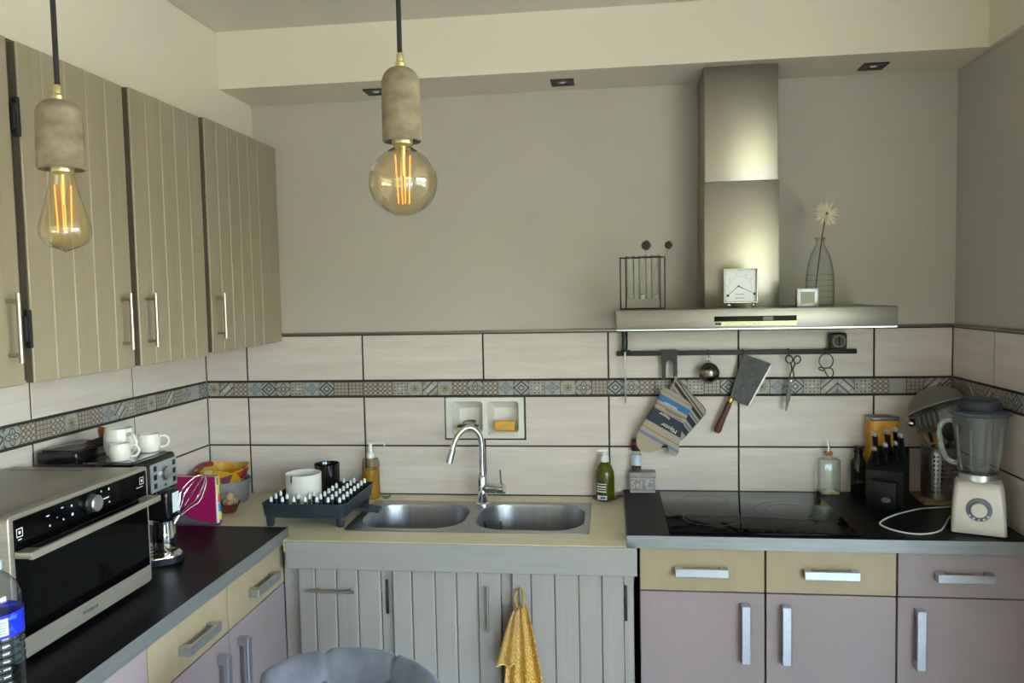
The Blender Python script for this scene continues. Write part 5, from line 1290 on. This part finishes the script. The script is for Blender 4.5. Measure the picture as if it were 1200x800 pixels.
pendant('pendant lamp with concrete socket and teardrop amber bulb, in front of the wall cabinets', .9870, -2.167, 1.8935, 1.9840, .0292, 'drop')

# ------------------------------------------------------------------ towel on the sink door handle
def mat_towel():
    m, t_, b = newmat('mustard_terry')
    tc = coords(t_, 'UV', (1, 1, 1)); v = t_.nodes.new('ShaderNodeTexVoronoi'); v.inputs['Scale'].default_value = 1.0; v.inputs['Randomness'].default_value = .25
    mp = t_.nodes.new('ShaderNodeMapping'); mp.inputs['Scale'].default_value = (22, 22, 22); tc0 = t_.nodes.new('ShaderNodeTexCoord')
    t_.links.new(tc0.outputs['UV'], mp.inputs['Vector']); t_.links.new(mp.outputs[0], v.inputs['Vector'])
    rings = (E(t_, v.outputs['Distance'])*20).sin()*.5+.5
    t_.links.new(mixc(t_, rings, (206, 142, 16), (242, 188, 62)), b.inputs['Base Color']); b.inputs['Roughness'].default_value = .95; b.inputs['Sheen Weight'].default_value = .4
    bump(t_, b, rings, .9, .005); return m
M_towel = mat_towel()
tx, tz = 1.398, .716
t = thing('hand_towel', 'mustard yellow patterned towel hanging from a sink cabinet handle', 'towel', (tx, -.645, .36))
def cloth(name, z0, z1, wl, wr, y0, amp, nf, ph, tilt=0.0, mt=M_towel):
    """gathered sheet: narrow at z1, spread at z0, with deepening folds"""
    nu, nv = 48, 26; V = []; F = []
    for j in range(nv+1):
        q_ = j/nv; z_ = z1+(z0-z1)*q_; sp_ = .24+.76*q_**.8
        for i in range(nu+1):
            u_ = i/nu; xx = tx+(-wl+(wl+wr)*u_)*sp_
            A = amp*(.35+.65*q_)
            yy = y0-A*(.5+.5*math.sin(2*PI*nf*u_+ph+.5*math.sin(3*u_)))-.004*math.sin(PI*u_)
            V.append((xx, yy, z_+tilt*(u_-.5)*q_+.004*math.sin(7*u_)*q_))
    for j in range(nv):
        for i in range(nu): a = j*(nu+1)+i; F.append((a, a+1, a+nu+2, a+nu+1))
    o_ = MB().add(V, F).build(name, mt, t, True, 80, fix=False)
    ul = o_.data.uv_layers.new(name='UVMap')
    for lp in o_.data.loops:
        i = lp.vertex_index % (nu+1); j = lp.vertex_index//(nu+1); ul.data[lp.index].uv = (i/nu*.42, j/nv*.38)
    return o_
cloth('back_layer', .36, .707, .052, .088, -.645, .018, 3.2, .6, -.02)
cloth('front_layer', .395, .705, .062, .064, -.662, .020, 2.6, 2.2, .03)
fl_ = cloth('short_flap', .520, .700, .078, -.018, -.672, .012, 1.4, .4, .01)
MB().tube([fl_.data.vertices[26*49+i].co + WM[fl_].translation for i in range(0, 49, 2)], .0018, 5).build('hem', mat('pale_hem', (236, 214, 150), .9), t, True)
MB().tube(spline([(tx-.010, -.650, .700), (tx-.016, -.640, .730), (tx-.004, -.622, .752), (tx+.012, -.640, .738), (tx+.013, -.652, .703)], 5), .0028, 7).build('hanging_loop', mat('towel_loop', (206, 150, 40), .9), t, True)

# ------------------------------------------------------------------ upholstered chair
CC = (1.118, -1.545, 0.0)
M_vel = mat('grey_velvet', (66, 69, 80), .8, col2=(92, 95, 107), nscale=(16, 16, 10), contrast=1.3, sheen=.35, bmp=.2, bscale=(120, 120, 120))
M_leg = mat('dark_wood_leg', (48, 36, 30), .45)
t = thing('upholstered_chair', 'grey velvet chair with curved buttoned backrest in front of the sink unit', 'chair', CC, .10)
NS = 60; loops = []
def backsec(s_):
    """section of the curved backrest at s in -1..1: closed loop in (radial, z)"""
    ang = PI/2+s_*math.radians(-64); Rr = .245
    top = .887-.022*abs(s_)**2.4-.014*s_; th = .062*(1-.0*abs(s_))
    pinch = 0
    for sm in (-.33, .36): pinch += math.exp(-((s_-sm)/.030)**2)
    e_ = 1.0 if abs(s_) < .93 else math.sqrt(max(0.0, 1-((abs(s_)-.93)/.07)**2))*.8+.2
    P_ = []
    prof_ = [(-.5, .46), (-.5, .60), (-.52, .72), (-.5, top-.05), (-.42, top-.02), (-.22, top-.003), (.0, top+.001), (.22, top-.003), (.42, top-.02), (.5, top-.05), (.5, .72), (.5, .60), (.5, .46)]
    for k, (q_, z_) in enumerate(prof_):
        pz = z_-.010*pinch*(1 if k in (5, 6, 7) else (.5 if k in (4, 8) else 0))
        pq = q_*th*e_*(1-.22*pinch*(1 if q_ < 0 and z_ > .6 else .4))
        rad = Rr+pq; lean = (z_-.46)*.16
        P_.append(((rad+lean*.5)*math.cos(ang)*.79, (rad+lean)*math.sin(ang)*.62-.02, pz-(1-e_)*.02*(1 if k in (4, 5, 6, 7, 8) else 0)))
    return P_
loops = [backsec(-1+2*i/NS) for i in range(NS+1)]
MB().loft(loops, closed=True, cap0=True, cap1=True).build('backrest', M_vel, t, smooth=80)
for s_ in (-.33, .36):
    for zb in (.815, .72, .62):
        sec_ = backsec(s_); a_ = Vector(sec_[2]); ang = PI/2+s_*math.radians(-64)
        rd = .245-.033+(zb-.46)*.12
        MB().ball((rd*math.cos(ang)*.79, rd*math.sin(ang)*.62-.014, zb), .013, 14, 10, sy=.7).build('button', M_vel, t)
st = [(p[0], p[1], .40) for p in rr(-.235, .235, -.26, .17, .09, 6)]
def sl_(k, z): return [(p[0]*k, p[1]*k-.0, z) for p in rr(-.235, .235, -.26, .17, .09, 6)]
MB().loft([sl_(.96, .385), sl_(1, .40), sl_(1, .45), sl_(.97, .475), sl_(.85, .488), sl_(.3, .492)], cap0=True, cap1=True).build('seat', M_vel, t, smooth=70)
for lx in (-.19, .19):
    for ly in (-.21, .13):
        MB().tube([(lx*1.12, ly*1.15, 0), (lx, ly, .388)], [.012, .019], 12).build('leg', M_leg, t)

# ------------------------------------------------------------------ water bottle
WBp = (.541, -1.8150, .9304)
t = thing('water_bottle', 'clear plastic water bottle with blue label beside the microwave', 'water bottle', WBp)
prof = [(.030, .0), (.041, .003), (.0455, .012)]
z_ = .018
while z_ < .165:
    prof += [(.0465, z_), (.0465, z_+.007), (.0438, z_+.0115)]; z_ += .0145
prof += [(.0462, z_), (.0462, .232), (.0445, .246), (.038, .262), (.0275, .276), (.0155, .287), (.0135, .291), (.0135, .296)]
MB().lathe(prof, n=40, cap1=False).build('bottle_body', M_pet, t)
wp = [(r_*.985-.0006, zz+.0006) for r_, zz in prof if zz < .225]
M_water = thin_glass('water', (214, 228, 238), .7); 
MB().lathe(wp+[(.001, .226)], n=40).build('water_fill', M_water, t)
def mat_wlabel():
    m, t_, b = newmat('blue_water_label'); n_ = noise(t_, coords(t_, 'Object', (40, 40, 90)), 1.0, 2)
    t_.links.new(mixc(t_, n_.gt(.62), (24, 44, 208), (70, 110, 236)), b.inputs['Base Color']); b.inputs['Roughness'].default_value = .3; return m
lbo = MB().lathe([(.0472, .170), (.0472, .214)], n=40, cap0=False, cap1=False).build('label', mat_wlabel(), t)
lab = MB(); arc_patch(lab, .0476, -.98, -.42, .176, .208); lab.build('label_panel', mat('label_pale_panel', (206, 224, 244), .4), lbo)
lab = MB()
for zz in (.180, .185, .190, .195, .200): arc_patch(lab, .0478, -.92, -.50, zz, zz+.0018)
lab.build('label_text_line', mat('label_text_blue', (90, 110, 170), .4), lbo)
MB().lathe([(.0150, .290), (.0160, .292), (.0160, .304), (.0150, .307), (.001, .3075)], n=28).build('cap', mat('pale_blue_cap', (196, 214, 236), .35), t)
